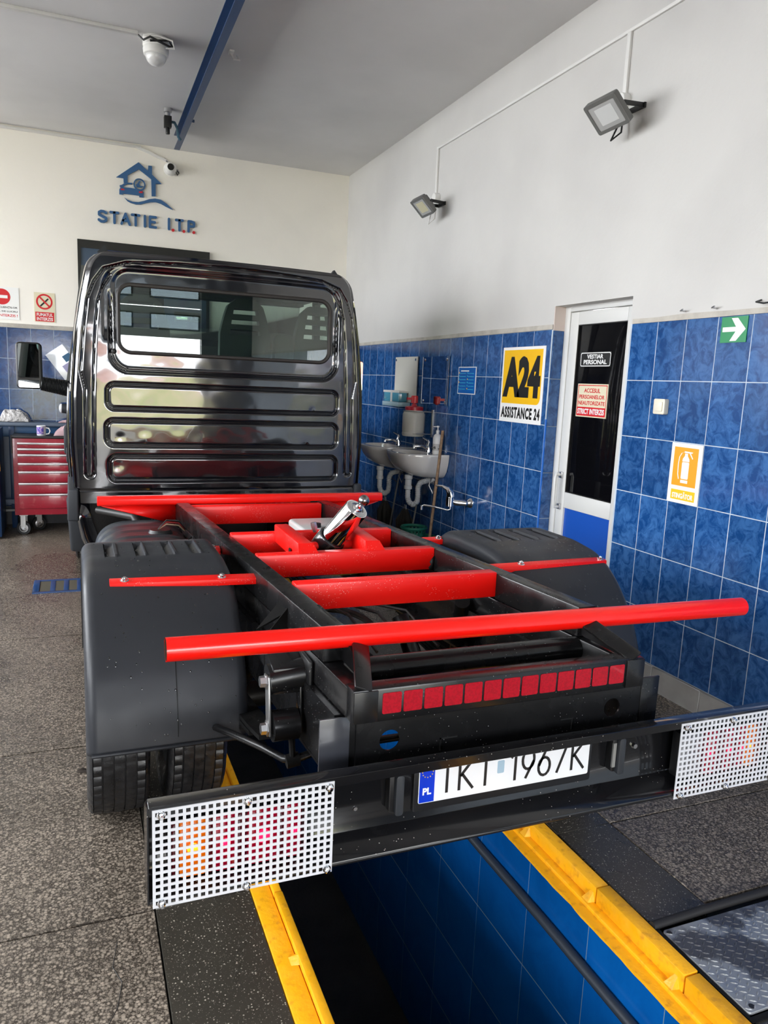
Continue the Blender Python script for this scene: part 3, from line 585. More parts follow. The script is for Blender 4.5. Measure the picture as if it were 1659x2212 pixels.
mb.add([FD(a, b, -.0150) for a, b in o1+i1], [(i, (i+1) % n, n+(i+1) % n, n+i) for i in range(n)]); obj('border', mb, red_p, s, smooth=0)
fill(s, 'red_band', rect(-3.950, -3.672, 1.390, 1.443), FD, red_p, -.0152)
text('ACCESUL', FD, -3.89, -3.735, 1.530, 1.556, red_p, s, c=-.0152, bold=.02); text('PERSOANELOR', FD, -3.934, -3.69, 1.493, 1.517, red_p, s, c=-.0152, bold=.02); text('NEAUTORIZATE', FD, -3.938, -3.685, 1.456, 1.480, red_p, s, c=-.0152, bold=.02)
text('STRICT INTERZIS', FD, -3.94, -3.682, 1.400, 1.434, m_pwhite, s, c=-.0142, bold=.03)
# trunking and floodlights on the right wall
struct('trim_8', MB().box(XW-.014, XW, .3, 5.975, 3.428, 3.446), m_wplas, 'thin cable trunking along the right wall', bevel=.002)
struct('trim_9', MB().box(XW-.016, XW, 3.605, 3.635, 3.10, 3.432), m_wplas, 'vertical cable trunking above the larger floodlight', bevel=.003)
struct('trim_10', MB().box(XW-.016, XW, 5.94, 5.966, 3.05, 3.432), m_wplas, 'vertical cable trunking above the smaller floodlight', bevel=.003)
def floodlight(C, nrm, upv, w_, h_, wallp, box, label, cablemat, led):
    o = empty('floodlight', wallp, label, 'lamp')
    C, n_, u_ = V(C), V(nrm).normalized(), V(upv); r2 = n_.cross(u_).normalized(); u_ = r2.cross(n_).normalized()
    fr = Fr(C, r2, u_, n_)
    g = M('lamp_grey', (.13, .13, .125), .45)
    hs = obj('housing', MB().prism(rrect(-w_/2, w_/2, -h_/2, h_/2, .012, 3), fr, -.02, .012).prism(rrect(-w_/2*.75, w_/2*.75, -h_/2*.75, h_/2*.75, .01, 3), fr, -.045, -.02), g, o, bevel=.003)
    mb = MB(); o1 = rrect(-w_/2, w_/2, -h_/2, h_/2, .012, 3); i1 = rrect(-w_/2+.018, w_/2-.018, -h_/2+.018, h_/2-.018, .008, 3); n = len(o1)
    mb.add([fr(a, b, .012) for a, b in o1] + [fr(a, b, .018) for a, b in o1] + [fr(a, b, .018) for a, b in i1] + [fr(a, b, .010) for a, b in i1], [(k*n+i, k*n+(i+1) % n, (k+1)*n+(i+1) % n, (k+1)*n+i) for k in range(3) for i in range(n)])
    obj('bezel', mb, M('lamp_bezel', (.20, .20, .19), .35, metal=.3), hs)
    obj('glass', MB().prism(rrect(-w_/2+.016, w_/2-.016, -h_/2+.016, h_/2-.016, .008, 3), fr, .0121, .0135), M('lamp_glass', (.42, .42, .41), .12, coat=.3), hs)
    obj('reflector', MB().prism(rrect(-w_*.27, w_*.27, -h_*.27, h_*.27, .004, 2), fr, .0136, .0146), led, hs)
    for s_ in (-1, 1):
        a_ = fr(s_*(w_/2-.0), -.0, -.01) if False else fr(s_*w_*.36, 0, -.045)
        obj('bracket_arm', MB().beam(a_, (XW-.01, wallp[1]+s_*w_*.30, wallp[2]), .004, .024).tube([a_-r2*.006, a_+r2*.006], .010, 10), m_plasb, o)
    obj('bracket_foot', MB().box(XW-.012, XW, wallp[1]-w_*.34, wallp[1]+w_*.34, wallp[2]-.013, wallp[2]+.013), m_plasb, o)
    obj('junction_box', MB().lathe([(0, 0), (.038, 0), (.038, .04), (.034, .045), (0, .045)], box, (-1, 0, 0), 24), m_wplas, o)
    e_ = V(box) + V((-.02, 0, -.03))
    obj('cable', MB().tube([e_, e_+V((-.01, -.02, -.06)), e_+V((-.02, -.03, -.14)), e_+V((-.06, -.0, -.18)), fr(0, -h_*.4, -.05)+V((0, 0, -.02)), fr(0, -h_*.3, -.04)], .005, 6), cablemat, o)
    return o
floodlight((XW-.21, 3.48, 2.955), (-.66, -.10, -.72), (-.30, .0, .5), .22, .17, (XW, 3.52, 3.02), (XW, 3.61, 3.085), 'larger grey floodlight on the right wall above the door', m_cable, M('led_white', (.62, .63, .62), .3))
floodlight((XW-.20, 5.77, 2.93), (-.66, -.10, -.72), (-.30, .0, .5), .19, .16, (XW, 5.84, 2.98), (XW, 5.92, 3.045), 'smaller grey floodlight farther along the right wall', m_wplas, M('led_yellow', (.55, .52, .36), .3))
# small hooks and wire
tag(obj('wall_hook', MB().tube([(XW, 3.01, 1.945), (XW-.03, 3.01, 1.945), (XW-.035, 2.99, 1.95)], .004, 6), m_steel), 'small metal hook above the tiles, the one nearer the door', 'hook')
tag(obj('wall_hook', MB().tube([(XW, 2.81, 1.945), (XW-.03, 2.81, 1.945), (XW-.035, 2.79, 1.95)], .004, 6), m_steel), 'small metal hook above the tiles, the one nearer the arrow sign', 'hook')
tag(obj('loose_wire', MB().tube([(XW, 2.56, 1.962), (XW-.04, 2.55, 1.95), (XW-.05, 2.5, 1.94), (XW-.03, 2.42, 1.95)], .004, 6), m_cable), 'short loose black wire end at the right edge above the tiles', 'wire')

# ---- wash corner
s = empty('wall_panel', FR(-6.38, 1.37), 'pale blank panel with corner clips on the tiles over the far sink', 'panel')
obj('panel', MB().prism(rect(-6.63, -6.135, 1.375, 1.777), FR, .012, .018), m_cream, s)
for a, b in ((-6.6, 1.75), (-6.165, 1.75), (-6.165, 1.405), (-6.6, 1.405)): obj('clip', MB().prism(circ(a, b, .012, 10), FR, .0, .024), m_chrome, s)
s = empty('wall_mirror', FR(-5.78, 1.37), 'rectangular mirror reflecting blue tiles over the near sink', 'mirror')
obj('mirror_glass', MB().prism(rect(-6.022, -5.536, 1.376, 1.771), FR, .010, .015), m_mirror, s)
for a, b in ((-5.99, 1.745), (-5.57, 1.745), (-5.57, 1.40), (-5.99, 1.40)): obj('clip', MB().prism(circ(a, b, .012, 10), FR, .0, .022), m_chrome, s)
obj('mirror_edge', MB().prism(rect(-6.028, -6.022, 1.376, 1.771), FR, .004, .016), m_steel, s)
s = empty('soap_dispenser', FR(-6.48, 1.33), 'clear blue twin soap dispenser on the wall at the pale panel', 'dispenser')
clr = M('clear_blue', (.10, .36, .50), .1, coat=.5); obj('body', MB().prism(rrect(-6.66, -6.30, 1.375, 1.468, .015), FR, .03, .11), clr, s, bevel=.006)
obj('lid', MB().prism(rrect(-6.665, -6.295, 1.455, 1.475, .005, 2), FR, .0, .115), m_wplas, s, bevel=.003)
obj('divider', MB().prism(rect(-6.49, -6.45, 1.372, 1.47), FR, .02, .113), m_wplas, s)
obj('base', MB().prism(rect(-6.67, -6.29, 1.332, 1.372), FR, .0, .12), M('pale_blue', (.45, .62, .70), .3), s, bevel=.005)
s = empty('paste_container', (XW-.12, 5.92, 1.10), 'white hand-cleaner tub with red lid and pump on the wall', 'container')
cx, cy_ = XW-.12, 5.93
obj('tub', MB().lathe([(0, 0), (.088, 0), (.095, .012), (.095, .03), (.092, .035), (.095, .045), (.095, .185), (.088, .20), (.072, .215), (.072, .22), (0, .22)], (cx, cy_, 1.10), (0, 0, 1), 28), M('tub_white', (.62, .60, .55), .45), s)
obj('lid', MB().lathe([(0, .0), (.078, .0), (.078, .025), (.072, .03), (.025, .035), (.022, .05), (0, .05)], (cx, cy_, 1.32), (0, 0, 1), 28), M('lid_red', (.45, .01, .03), .35), s)
obj('pump', MB().lathe([(0, .04), (.012, .04), (.012, .055), (.030, .06), (.030, .115), (.024, .122), (0, .122)], (cx, cy_, 1.32), (0, 0, 1), 20).box(cx-.07, cx, cy_-.010, cy_+.010, 1.405, 1.425), M('pump_red', (.62, .02, .03), .35), s)
obj('holder', MB().tube([(XW, 5.80, 1.31), (cx-.02, 5.82, 1.31), (cx-.098, cy_, 1.31), (cx-.02, 6.04, 1.31), (XW, 6.05, 1.31)], .004, 6).tube([(XW, 5.80, 1.125), (cx-.02, 5.82, 1.125), (cx-.10, cy_, 1.125), (cx-.02, 6.04, 1.125), (XW, 6.05, 1.125)], .004, 6).box(XW-.01, XW, 5.79, 5.815, 1.10, 1.33), m_steel, s)

def sink(yc, label, z=.985, w_=.27, front=.40):
    """oval basin on the right wall; wall along +x, front towards -x"""
    s = empty('wall_sink', (XW-.2, yc, z-.2), label, 'sink', 'white wall sinks')
    mb = MB(); n = 40
    def outline(t, k):      # superellipse against the wall
        cx = math.cos(t); sx = math.sin(t)
        dx = -front*(max(sx, 0)**.72); yy = w_*(1 if cx > 0 else -1)*abs(cx)**.62
        return dx*k, yy*(.35+.65*k)
    rings = []
    def ring(k, zz, wallx=0): rings.append([V((XW-.004+outline(PI*i/n, k)[0]*1.0, yc+outline(PI*i/n, k)[1], zz+(.0 if True else 0))) for i in range(n+1)])
    for k, zz in ((.42, z-.20), (.60, z-.185), (.80, z-.145), (.93, z-.085), (.99, z-.03), (1.0, z-.008), (.985, z), (.94, z)): ring(k, zz)
    vs = [p for r_ in rings for p in r_]; fs = []
    for a in range(len(rings)-1): fs += [(a*(n+1)+i, a*(n+1)+i+1, (a+1)*(n+1)+i+1, (a+1)*(n+1)+i) for i in range(n)]
    mb.add(vs, fs)
    # rim and bowl: rim inner edge is an oval set away from the wall
    ix = XW-.235; m_ = 40
    inner = [V((ix+.135*math.cos(2*PI*i/m_), yc+.215*math.sin(2*PI*i/m_), z)) for i in range(m_)]
    outer = [rings[-1][i] for i in range(n+1)]
    # ray-match rim: for each inner angle find outer boundary point along same direction
    def outer_at(ang):
        d = V((math.cos(ang), math.sin(ang), 0)); best = None; pts = outer+[outer[0]]
        c0 = V((ix, yc, z))
        for i in range(len(pts)-1):
            a, b = pts[i]-c0, pts[i+1]-c0; den = d.x*(b.y-a.y)-d.y*(b.x-a.x)
            if abs(den) < 1e-9: continue
            tt = (a.x*(b.y-a.y)-a.y*(b.x-a.x))/den; uu = (a.x*d.y-a.y*d.x)/den
            if tt > 0 and -1e-6 <= uu <= 1+1e-6 and (best is None or tt > best): best = tt
        return c0+d*(best or .2)
    om = [outer_at(2*PI*i/m_) for i in range(m_)]
    lv = [om, inner] + [[V((ix+(p.x-ix)*k, yc+(p.y-yc)*k, z-dz)) for p in inner] for k, dz in ((.97, .012), (.88, .07), (.66, .12), (.3, .14), (.08, .142))]
    vs = [p for r_ in lv for p in r_]; fs = []
    for a in range(len(lv)-1): fs += [(a*m_+i, a*m_+(i+1) % m_, (a+1)*m_+(i+1) % m_, (a+1)*m_+i) for i in range(m_)]
    mb.add(vs, fs)
    mb.add([p for p in rings[0]], [tuple(range(n+1))])
    obj('basin', mb, m_cer, s, smooth=50)
    # faucet
    fx, fy = XW-.075, yc-.02
    f = obj('faucet', MB().tube([(fx, fy, z), (fx, fy, z+.035), (fx-.01, fy, z+.055)], [.024, .021, .018], 14).tube([(fx, fy, z+.030), (fx-.06, fy, z+.05), (fx-.13, fy, z+.045), (fx-.135, fy, z+.03)], [.015, .012, .011, .010], 12), m_chrome, s)
    obj('lever', MB().tube([(fx-.005, fy, z+.05), (fx+.005, fy, z+.085), (fx-.005, fy, z+.10)], [.019, .016, .008], 12).tube([(fx+.002, fy, z+.09), (fx-.055, fy, z+.118)], [.008, .005], 8), m_chrome, f)
    # trap
    tx, ty = XW-.235, yc
    obj('drain', MB().lathe([(.034, 0), (.034, -.03), (.028, -.035), (.028, -.085), (.033, -.09), (.033, -.115), (.024, -.12)], (tx, ty, z-.195), (0, 0, 1), 18), m_wplas, s)
    pts = [(tx, ty, z-.30), (tx, ty, z-.38), (tx+.01, ty-.01, z-.42), (tx+.045, ty-.02, z-.445), (tx+.08, ty-.02, z-.42), (tx+.09, ty-.01, z-.37), (tx+.09, ty, z-.30), (tx+.11, ty, z-.26), (tx+.16, ty, z-.245), (XW, ty, z-.24)]
    P = []
    for i in range(len(pts)-1):
        for k in range(8): P.append(V(pts[i]).lerp(V(pts[i+1]), k/8))
    P.append(V(pts[-1])); R_ = [.024 if i % 2 else .0205 for i in range(len(P))]
    obj('drain_pipe', MB().tube(P, R_, 12), m_wplas, s)
    obj('supply_hose', MB().tube([(fx, fy+.02, z-.02), (fx+.02, fy-.05, z-.2), (fx-.02, fy-.09, z-.27), (fx, fy-.12, z-.33), (fx+.04, fy-.08, z-.28), (fx+.05, fy-.04, z-.24)], .006, 8), m_steel, s)
    return s
sink(5.72, 'white oval wall sink, the one nearer the camera with a bottle on it')
sink(6.36, 'white oval wall sink farther back beside the cab')
s = empty('pump_bottle', (XW-.07, 5.52, .985), 'white pump bottle standing on the near sink', 'bottle')
obj('bottle', MB().lathe([(0, .001), (.034, .001), (.037, .01), (.037, .13), (.030, .152), (.014, .165), (.014, .175), (0, .175)], (XW-.08, 5.53, .985), (0, 0, 1), 24), m_wplas, s)
obj('pump_head', MB().lathe([(0, .175), (.015, .175), (.015, .192), (.005, .196), (.005, .215), (.012, .218), (.012, .228), (0, .229)], (XW-.08, 5.53, .985), (0, 0, 1), 16).box(XW-.12, XW-.08, 5.525, 5.535, 1.203, 1.211), m_wplas, s)
obj('label', MB().lathe([(.0375, .03), (.0375, .085)], (XW-.08, 5.53, .985), (0, 0, 1), 24), M('label_grey', (.5, .48, .46), .5, var=(60, (.05, .05, .05), .55, .6)), s)
tag(obj('wooden_stick', MB().tube([(2.63, 5.285, 1.192), (2.545, 5.235, .40), (2.50, 5.21, 0.01)], .012, 10), m_wood), 'long wooden broom stick leaning on the wall beside the near sink', 'stick')
# wall mixer tap
s = empty('wall_tap', FR(-5.13, .6), 'chrome wall mixer tap with long spout low on the blue tiles', 'tap')
obj('rosette', MB().lathe([(0, 0), (.040, 0), (.036, .010), (.026, .022), (.016, .03), (.016, .05)], (XW, 5.06, .655), (-1, 0, 0), 20), m_chrome, s)
obj('tap_body', MB().tube([(XW-.04, 5.06, .655), (XW-.11, 5.085, .66), (XW-.15, 5.10, .665)], [.024, .026, .024], 16).tube([(XW-.155, 5.10, .63), (XW-.155, 5.10, .70)], .032, 18), m_chrome, s)
obj('lever', MB().tube([(XW-.152, 5.10, .695), (XW-.156, 5.10, .735), (XW-.178, 5.11, .765), (XW-.215, 5.13, .780), (XW-.26, 5.15, .784)], [.032, .030, .019, .010, .006], 14), m_chrome, s)
obj('spout', MB().tube([(XW-.15, 5.10, .64), (XW-.15, 5.10, .605), (XW-.17, 5.11, .597), (XW-.25, 5.15, .615), (XW-.33, 5.19, .625), (XW-.345, 5.20, .615)], .0075, 10).tube([(XW-.345, 5.20, .62), (XW-.345, 5.20, .590)], .012, 10), m_chrome, s)
# mops / hanging hose shapes, green bucket, red cap
def bucket():
    o = empty('mop_bucket', (2.59, 5.55, 0), 'green mop bucket with slotted wringer basket behind the right frame rail', 'bucket')
    obj('pail', MB().lathe([(0, 0), (.13, 0), (.165, .28), (.172, .29), (.172, .30), (.16, .30), (.126, .01), (0, .01)], (2.59, 5.55, .0), (0, 0, 1), 28), m_green, o)
    mb = MB()
    mb.tube([(2.50+.098*math.cos(k*PI/10), 5.45+.098*math.sin(k*PI/10), .40) for k in range(20)], .014, 6, closed=True)
    mb.tube([(2.50+.085*math.cos(k*PI/10), 5.45+.085*math.sin(k*PI/10), .30) for k in range(20)], .010, 6, closed=True)
    for k in range(20):
        t = k*PI/10; mb.beam((2.50+.098*math.cos(t), 5.45+.098*math.sin(t), .40), (2.50+.085*math.cos(t), 5.45+.085*math.sin(t), .30), .012, .006)
    mb.tube([(2.50+.09*math.cos(k*PI/10), 5.45+.09*math.sin(k*PI/10), .35) for k in range(20)], .007, 6, closed=True)
    obj('wringer', mb, m_green, o)
bucket()
def mop(x, y, z, label):
    o = empty('mop', (x, y, 0), label, 'mop', 'dark mops under the sinks')
    mb = MB(); rnd = random.Random(int(y*100))
    for k in range(26):
        t = rnd.uniform(0, 2*PI); r = rnd.uniform(.02, .10)
        mb.tube([(x+.01*math.cos(t), y+.02*math.sin(t), z), (x+.6*r*math.cos(t), y+r*math.sin(t), z-.10), (x+.5*r*math.cos(t), y+1.1*r*math.sin(t), z-.30-rnd.uniform(0, .08))], [.012, .016, .012], 6)
    obj('mop_head', mb, M('mop_dark', (.035, .030, .024), .95), o)
    obj('clamp', MB().tube([(x, y-.03, z-.08), (x, y-.015, z+.04), (x, y+.015, z+.04), (x, y+.03, z-.08)], .005, 6), m_steel, o)
    obj('handle', MB().tube([(x, y-.12, z-.30), (x+.03, y-.16, z+.05), (x+.06, y-.15, z+.22), (x+.1, y-.11, z+.28)], .008, 8), M('old_hose', (.22, .21, .19), .6), o)
    obj('wire_hanger', MB().tube([(XW-.04, y-.08, z+.06), (XW-.04, y-.05, z+.17), (XW-.04, y+.14, z+.20), (XW-.04, y+.17, z+.10)], .004, 6), m_cable, o)
mop(XW-.15, 5.95, .46, 'dark mop head hanging under the near sink')
mop(XW-.15, 6.42, .46, 'dark mop head hanging under the far sink')
s = empty('canister', (2.32, 4.42, 0), 'pale canister with a red screw cap behind the right frame rail', 'canister')
obj('body', MB().box(2.10, 2.36, 4.28, 4.54, 0, .475), M('canister_plastic', (.55, .56, .54), .4), s, bevel=.03, seg=3)
obj('cap', MB().lathe([(0, 0), (.045, 0), (.045, .03), (.04, .035), (0, .035)], (2.24, 4.42, .475), (0, 0, 1), 20), M('cap_red', (.55, .01, .03), .35), s)
for k, (xx, yy) in enumerate(((2.13, 4.36), (2.31, 4.36), (2.34, 4.42))): obj('fitting', MB().lathe([(0, 0), (.025, 0), (.02, .02), (0, .022)], (xx, yy, .475), (0, 0, 1), 12), m_steel, s)
# blue rag trolley corner beyond the cab
s = empty('blue_stand', (2.3, 7.3, 0), 'blue stand with rags showing between the cab and the far sink', 'stand')
obj('post', MB().box(2.16, 2.19, 7.1, 7.13, 0, 1.08).box(2.4, 2.43, 7.1, 7.13, 0, 1.08), M('stand_blue', (.01, .07, .28), .4), s)
obj('tray', MB().box(2.14, 2.45, 7.08, 7.4, 1.06, 1.10).box(2.14, 2.45, 7.08, 7.4, .5, .53), M('stand_blue2', (.01, .08, .30), .4), s, bevel=.004)
obj('rag', MB().sphere((2.27, 7.2, 1.13), .08, 12, 8, (1.2, 1, .5)).sphere((2.22, 7.15, 1.15), .04, 10, 8, (1, 1, .8)), M('rag_mix', (.03, .12, .35), .8, var=(18, (.5, .4, .05), .5, .58)), s)

# ---- left side: bench, cart, small things
s = empty('workbench', (-1.2, 8.0, 0), 'dark blue steel workbench with a shelf ledge along the back wall', 'workbench')
m_bl = M('bench_blue', (.008, .035, .10), .35); m_bll = M('bench_blue_light', (.005, .06, .16), .4)
obj('ledge', MB().box(-3.2, .35, 7.97, 8.19, .985, 1.02), M('ledge_grey', (.10, .13, .18), .35), s, bevel=.005)
obj('rail', MB().box(-3.2, .35, 8.02, 8.08, .88, .985), m_bll, s, bevel=.004)
obj('back_panel', MB().box(-3.2, .35, 8.14, 8.16, .2, .88), m_bl, s)
for x in (-1.5, -.73, -.60, .1): obj('leg', MB().box(x, x+.05, 8.0, 8.05, 0, .985), m_bl, s, bevel=.003)
obj('lower_shelf', MB().box(-3.2, .35, 7.95, 8.15, .17, .19), M('shelf_grey', (.25, .25, .24), .5), s)
obj('cross_rail', MB().box(-3.2, .35, 7.98, 8.02, .24, .28), m_bl, s)
s = empty('side_cabinet', (-1.0, 7.6, 0), 'dark blue cabinet edge with a yellow strip at the left frame edge', 'cabinet')
obj('body', MB().box(-1.5, -.645, 7.45, 7.95, .02, .98), m_bl, s, bevel=.006)
obj('yellow_strip', MB().box(-.80, -.638, 7.44, 7.452, .62, .70), m_yel, s)
# tool cart
cx0, cx1, cy0, cy1 = -.545, .135, 7.60, 7.94
s = empty('tool_cart', (-.18, 7.4, 0), 'dark red roller tool cabinet with seven drawers left of the cab', 'tool cart')
obj('body', MB().box(cx0, cx1, cy0+.01, cy1, .19, .90), m_cartr, s, bevel=.004)
obj('top_tray', MB().box(cx0-.006, cx1+.006, cy0-.005, cy1+.006, .90, .922), m_plasb, s, bevel=.006)
zt = [.861, .808, .754, .673, .597, .490, .388, .245]
for i in range(7):
    z1, z0 = zt[i], zt[i+1]+.008
    d = obj('drawer', MB().box(cx0+.04, cx1-.03, cy0-.006, cy0+.012, z0, z1), m_cartr, s, bevel=.003)
    obj('drawer_handle', MB().box(cx0+.04, cx1-.03, cy0-.020, cy0-.004, z1-.016, z1+.002), m_steel, d, bevel=.003)
lk = obj('lock', MB().lathe([(0, 0), (.011, 0), (.011, .006), (0, .006)], (-.06, cy0+.011, .882), (0, -1, 0), 16), m_chrome, s)
obj('side_bar', MB().box(cx0-.03, cx0-.005, cy1-.12, cy1-.08, .74, .91), m_plasb, s)
def castor(x, y, ang):
    c = V((x, y, .0625)); ax = V((math.cos(ang), math.sin(ang), 0))
    f = obj('castor', MB().box(x-.035, x+.035, y-.035, y+.035, .180, .190).beam(c+ax*.022+V((0, 0, .118)), c+ax*.022, .003, .045, up=(ax.y, -ax.x, 0)).beam(c-ax*.022+V((0, 0, .118)), c-ax*.022, .003, .045, up=(ax.y, -ax.x, 0)), m_wplas, s)
    obj('castor_wheel', MB().lathe([(.0, -.012), (.04, -.013), (.0625, -.014), (.0625, .014), (.04, .013), (0, .012)], c, ax, 24), m_plasb, f)
    obj('hub', MB().lathe([(0, .024), (.014, .024), (.016, .016), (.032, .015), (.034, .014), (.04, .0145)], c, -ax, 20).lathe([(0, .024), (.014, .024), (.016, .016), (.032, .015), (.034, .014), (.04, .0145)], c, ax, 20), m_steel, f)
castor(-.475, 7.66, 1.25); castor(-.36, 7.88, 1.9); castor(.08, 7.66, 1.5); castor(.08, 7.88, 1.5)
s = empty('mug', (-.30, 7.68, .922), 'white mug with purple print standing on the tool cabinet', 'mug')
obj('cup', MB().lathe([(0, 0), (.037, 0), (.039, .004), (.040, .092), (.037, .092), (.036, .008), (0, .006)], (-.305, 7.68, .922), (0, 0, 1), 28), M('mug_white', (.70, .70, .72), .2, coat=.4), s)
obj('print', MB().add([V((-.305+.0405*math.cos(t), 7.68+.0405*math.sin(t), .922+z)) for t in [PI*(1.12+.55*k/10) for k in range(11)] for z in (.015, .08)], [(2*i, 2*i+1, 2*i+3, 2*i+2) for i in range(10)]), M('mug_print', (.10, .06, .35), .3, var=(70, (.5, .35, .5), .5, .6)), s)
obj('handle', MB().tube([(-.267, 7.67, .995), (-.24, 7.665, .99), (-.23, 7.66, .965), (-.24, 7.665, .94), (-.267, 7.67, .935)], .006, 8), m_wplas, s)
def cloth(name, label, c, w_, d_, h_, seed, mat):
    mb = MB(); rnd = seed
    def fn(u, v):
        x = (u-.5)*w_; y = (v-.5)*d_; e_ = max(abs(u-.5), abs(v-.5))*2
        z = h_*(1-e_**4)*(.7+.5*noise.noise(V((u*4+seed, v*4, seed)))) + .003
        k = 1+.12*noise.noise(V((u*3, v*3+seed, 1)))
        return V((c[0]+x*k, c[1]+y*k, c[2]+max(z, .002)))
    mb.grid(fn, 22, 22); return tag(obj(name, mb, mat, solid=.004), label, 'cloth')
pk = M('pink_cloth', (.48, .32, .34), .95, bump=(150, .5, .003))
cloth('folded_cloth', 'lower pink cloth lying on the tool cabinet top', (-.06, 7.76, .922), .28, .28, .10, 3, pk)
cloth('folded_cloth', 'upper pink cloth lying on the bench ledge above the tool cabinet', (-.03, 8.03, 1.022), .26, .10, .03, 8, pk)
o = cloth('plastic_bag', 'crumpled whitish plastic bag lying on the bench ledge at the left', (-.55, 8.07, 1.021), .27, .16, .13, 5, M('bag_plastic', (.50, .48, .47), .35, bump=(45, 1, .02)))
o['category'] = 'bag'
s = empty('hand_torch', (-.02, 8.05, 1.08), 'dark hand torch with a pale head lying on the bench ledge', 'torch')
obj('body', MB().tube([(-.13, 8.04, 1.16), (-.04, 8.04, 1.155), (.12, 8.04, 1.155)], [.045, .052, .06], 18), m_plas, s)
obj('head', MB().sphere((-.135, 8.04, 1.16), .046, 16, 10, (.5, 1, 1)), M('torch_head', (.6, .6, .6), .2), s)
obj('stand', MB().box(.22, .27, 8.01, 8.07, 1.02, 1.12).box(.02, .27, 8.02, 8.06, 1.105, 1.125), m_plas, s)
FT = Fr((-.135, YB-.012, 1.60), V((.806, 0, .592)), V((-.592, 0, .806)), (0, -1, 0))
s = empty('taped_leaflet', (-.135, YB, 1.43), 'tilted white leaflet in a plastic sleeve taped to the back wall tiles', 'leaflet')
obj('sheet', MB().prism(rect(-.07, .12, -.17, .13), FT, .0, .003), M('leaflet', (.50, .52, .54), .15, coat=.6), s)
obj('blue_band', MB().prism(rect(.045, .12, -.03, .035), FT, .0032, .004), M('leaf_blue', (.04, .12, .22), .4), s)
obj('lilac_field', MB().prism(rect(-.01, .10, -.11, -.04), FT, .0032, .004), M('leaf_lilac', (.35, .33, .50), .4), s)
obj('green_mark', MB().prism(rect(.02, .065, -.155, -.11), FT, .0042, .005), M('leaf_green', (.02, .22, .14), .4), s)

# ---- floor things
def edge_rail(name, label, left):
    o = empty(name, (.5 if left else 1.47, 3, 0), label, 'rail')
    y0, y1 = .28, 7.6
    if left:
        obj('plate', MB().box(.456, .513, y0, y1, -.03, .004), m_yel, o, bevel=.003)
        mb = MB(); 
        obj('lip', MB().box(.515, .539, y0, 1.985, -.06, .022).box(.515, .538, 1.99, y1, -.06, .020), m_yel, o, bevel=.003)
        xs_, sg = .515, -1
    else:
        obj('plate', MB().add(*ragged(1.405, 1.455, y0, y1, -.062, -.052)), m_yel, o)
        obj('lip', MB().box(1.468, 1.516, y0, 1.325, -.055, .010).box(1.468, 1.516, 1.33, 1.70, -.055, .012).box(1.468, 1.516, 1.705, y1, -.055, .010), m_yel, o, bevel=.003)
        obj('step', MB().box(1.44, 1.47, y0, y1, -.056, -.040), m_yel, o, bevel=.004)
        xs_, sg = 1.468, -1
    for k in range(20):
        yy = .62+.365*k
        if yy > y1-.1: break
        z0 = .004 if left else -.04
        wd = .022
        obj('gusset', MB().add([(xs_, yy, z0+.014 if left else -.01), (xs_, yy+.012, z0+.014 if left else -.01), (xs_+sg*wd, yy-.005, z0), (xs_+sg*wd, yy+.026, z0), (xs_, yy-.01, z0), (xs_, yy+.032, z0)],
            [(0,1,3,2),(0,2,4),(1,5,3),(0,4,5,1),(2,3,5,4)]), m_yel, o)
def ragged(x0, x1, y0, y1, z0, z1):
    n = 240; vs = []; fs = []
    for i in range(n+1):
        y = y0+(y1-y0)*i/n; xa = x0+.005*noise.noise(V((0, y*14, 0)))+.003*noise.noise(V((3, y*45, 0)))
        vs += [(xa, y, z0), (xa, y, z1), (x1, y, z1), (x1, y, z0)]
    for i in range(n):
        a = i*4; b = a+4; fs += [(a, a+1, b+1, b), (a+1, a+2, b+2, b+1), (a+2, a+3, b+3, b+2), (a+3, a, b, b+3)]
    return vs, fs
edge_rail('pit_edge_rail', 'yellow painted steel edge rail on the left side of the pit', True)
edge_rail('pit_edge_rail', 'yellow painted steel edge rail on the right side of the pit', False)
tag(obj('pit_conduit', MB().tube([(PX1-.018, 2.9, -.235), (PX1-.018, 2.3, -.238), (PX1-.018, 1.9, -.232), (PX1-.018, 1.5, -.235), (PX1-.018, .4, -.235)], .017, 12), M('conduit_dark', (.02, .028, .04), .5)), 'dark pipe running along the blue tiled pit wall', 'pipe')
tag(obj('pit_conduit', MB().tube([(.9, 3.4, -.5), (1.1, 3.2, -.62), (1.3, 3.1, -.6), (1.42, 2.95, -.45)], .012, 8), m_cable), 'black cable hanging across the pit under the frame', 'cable')
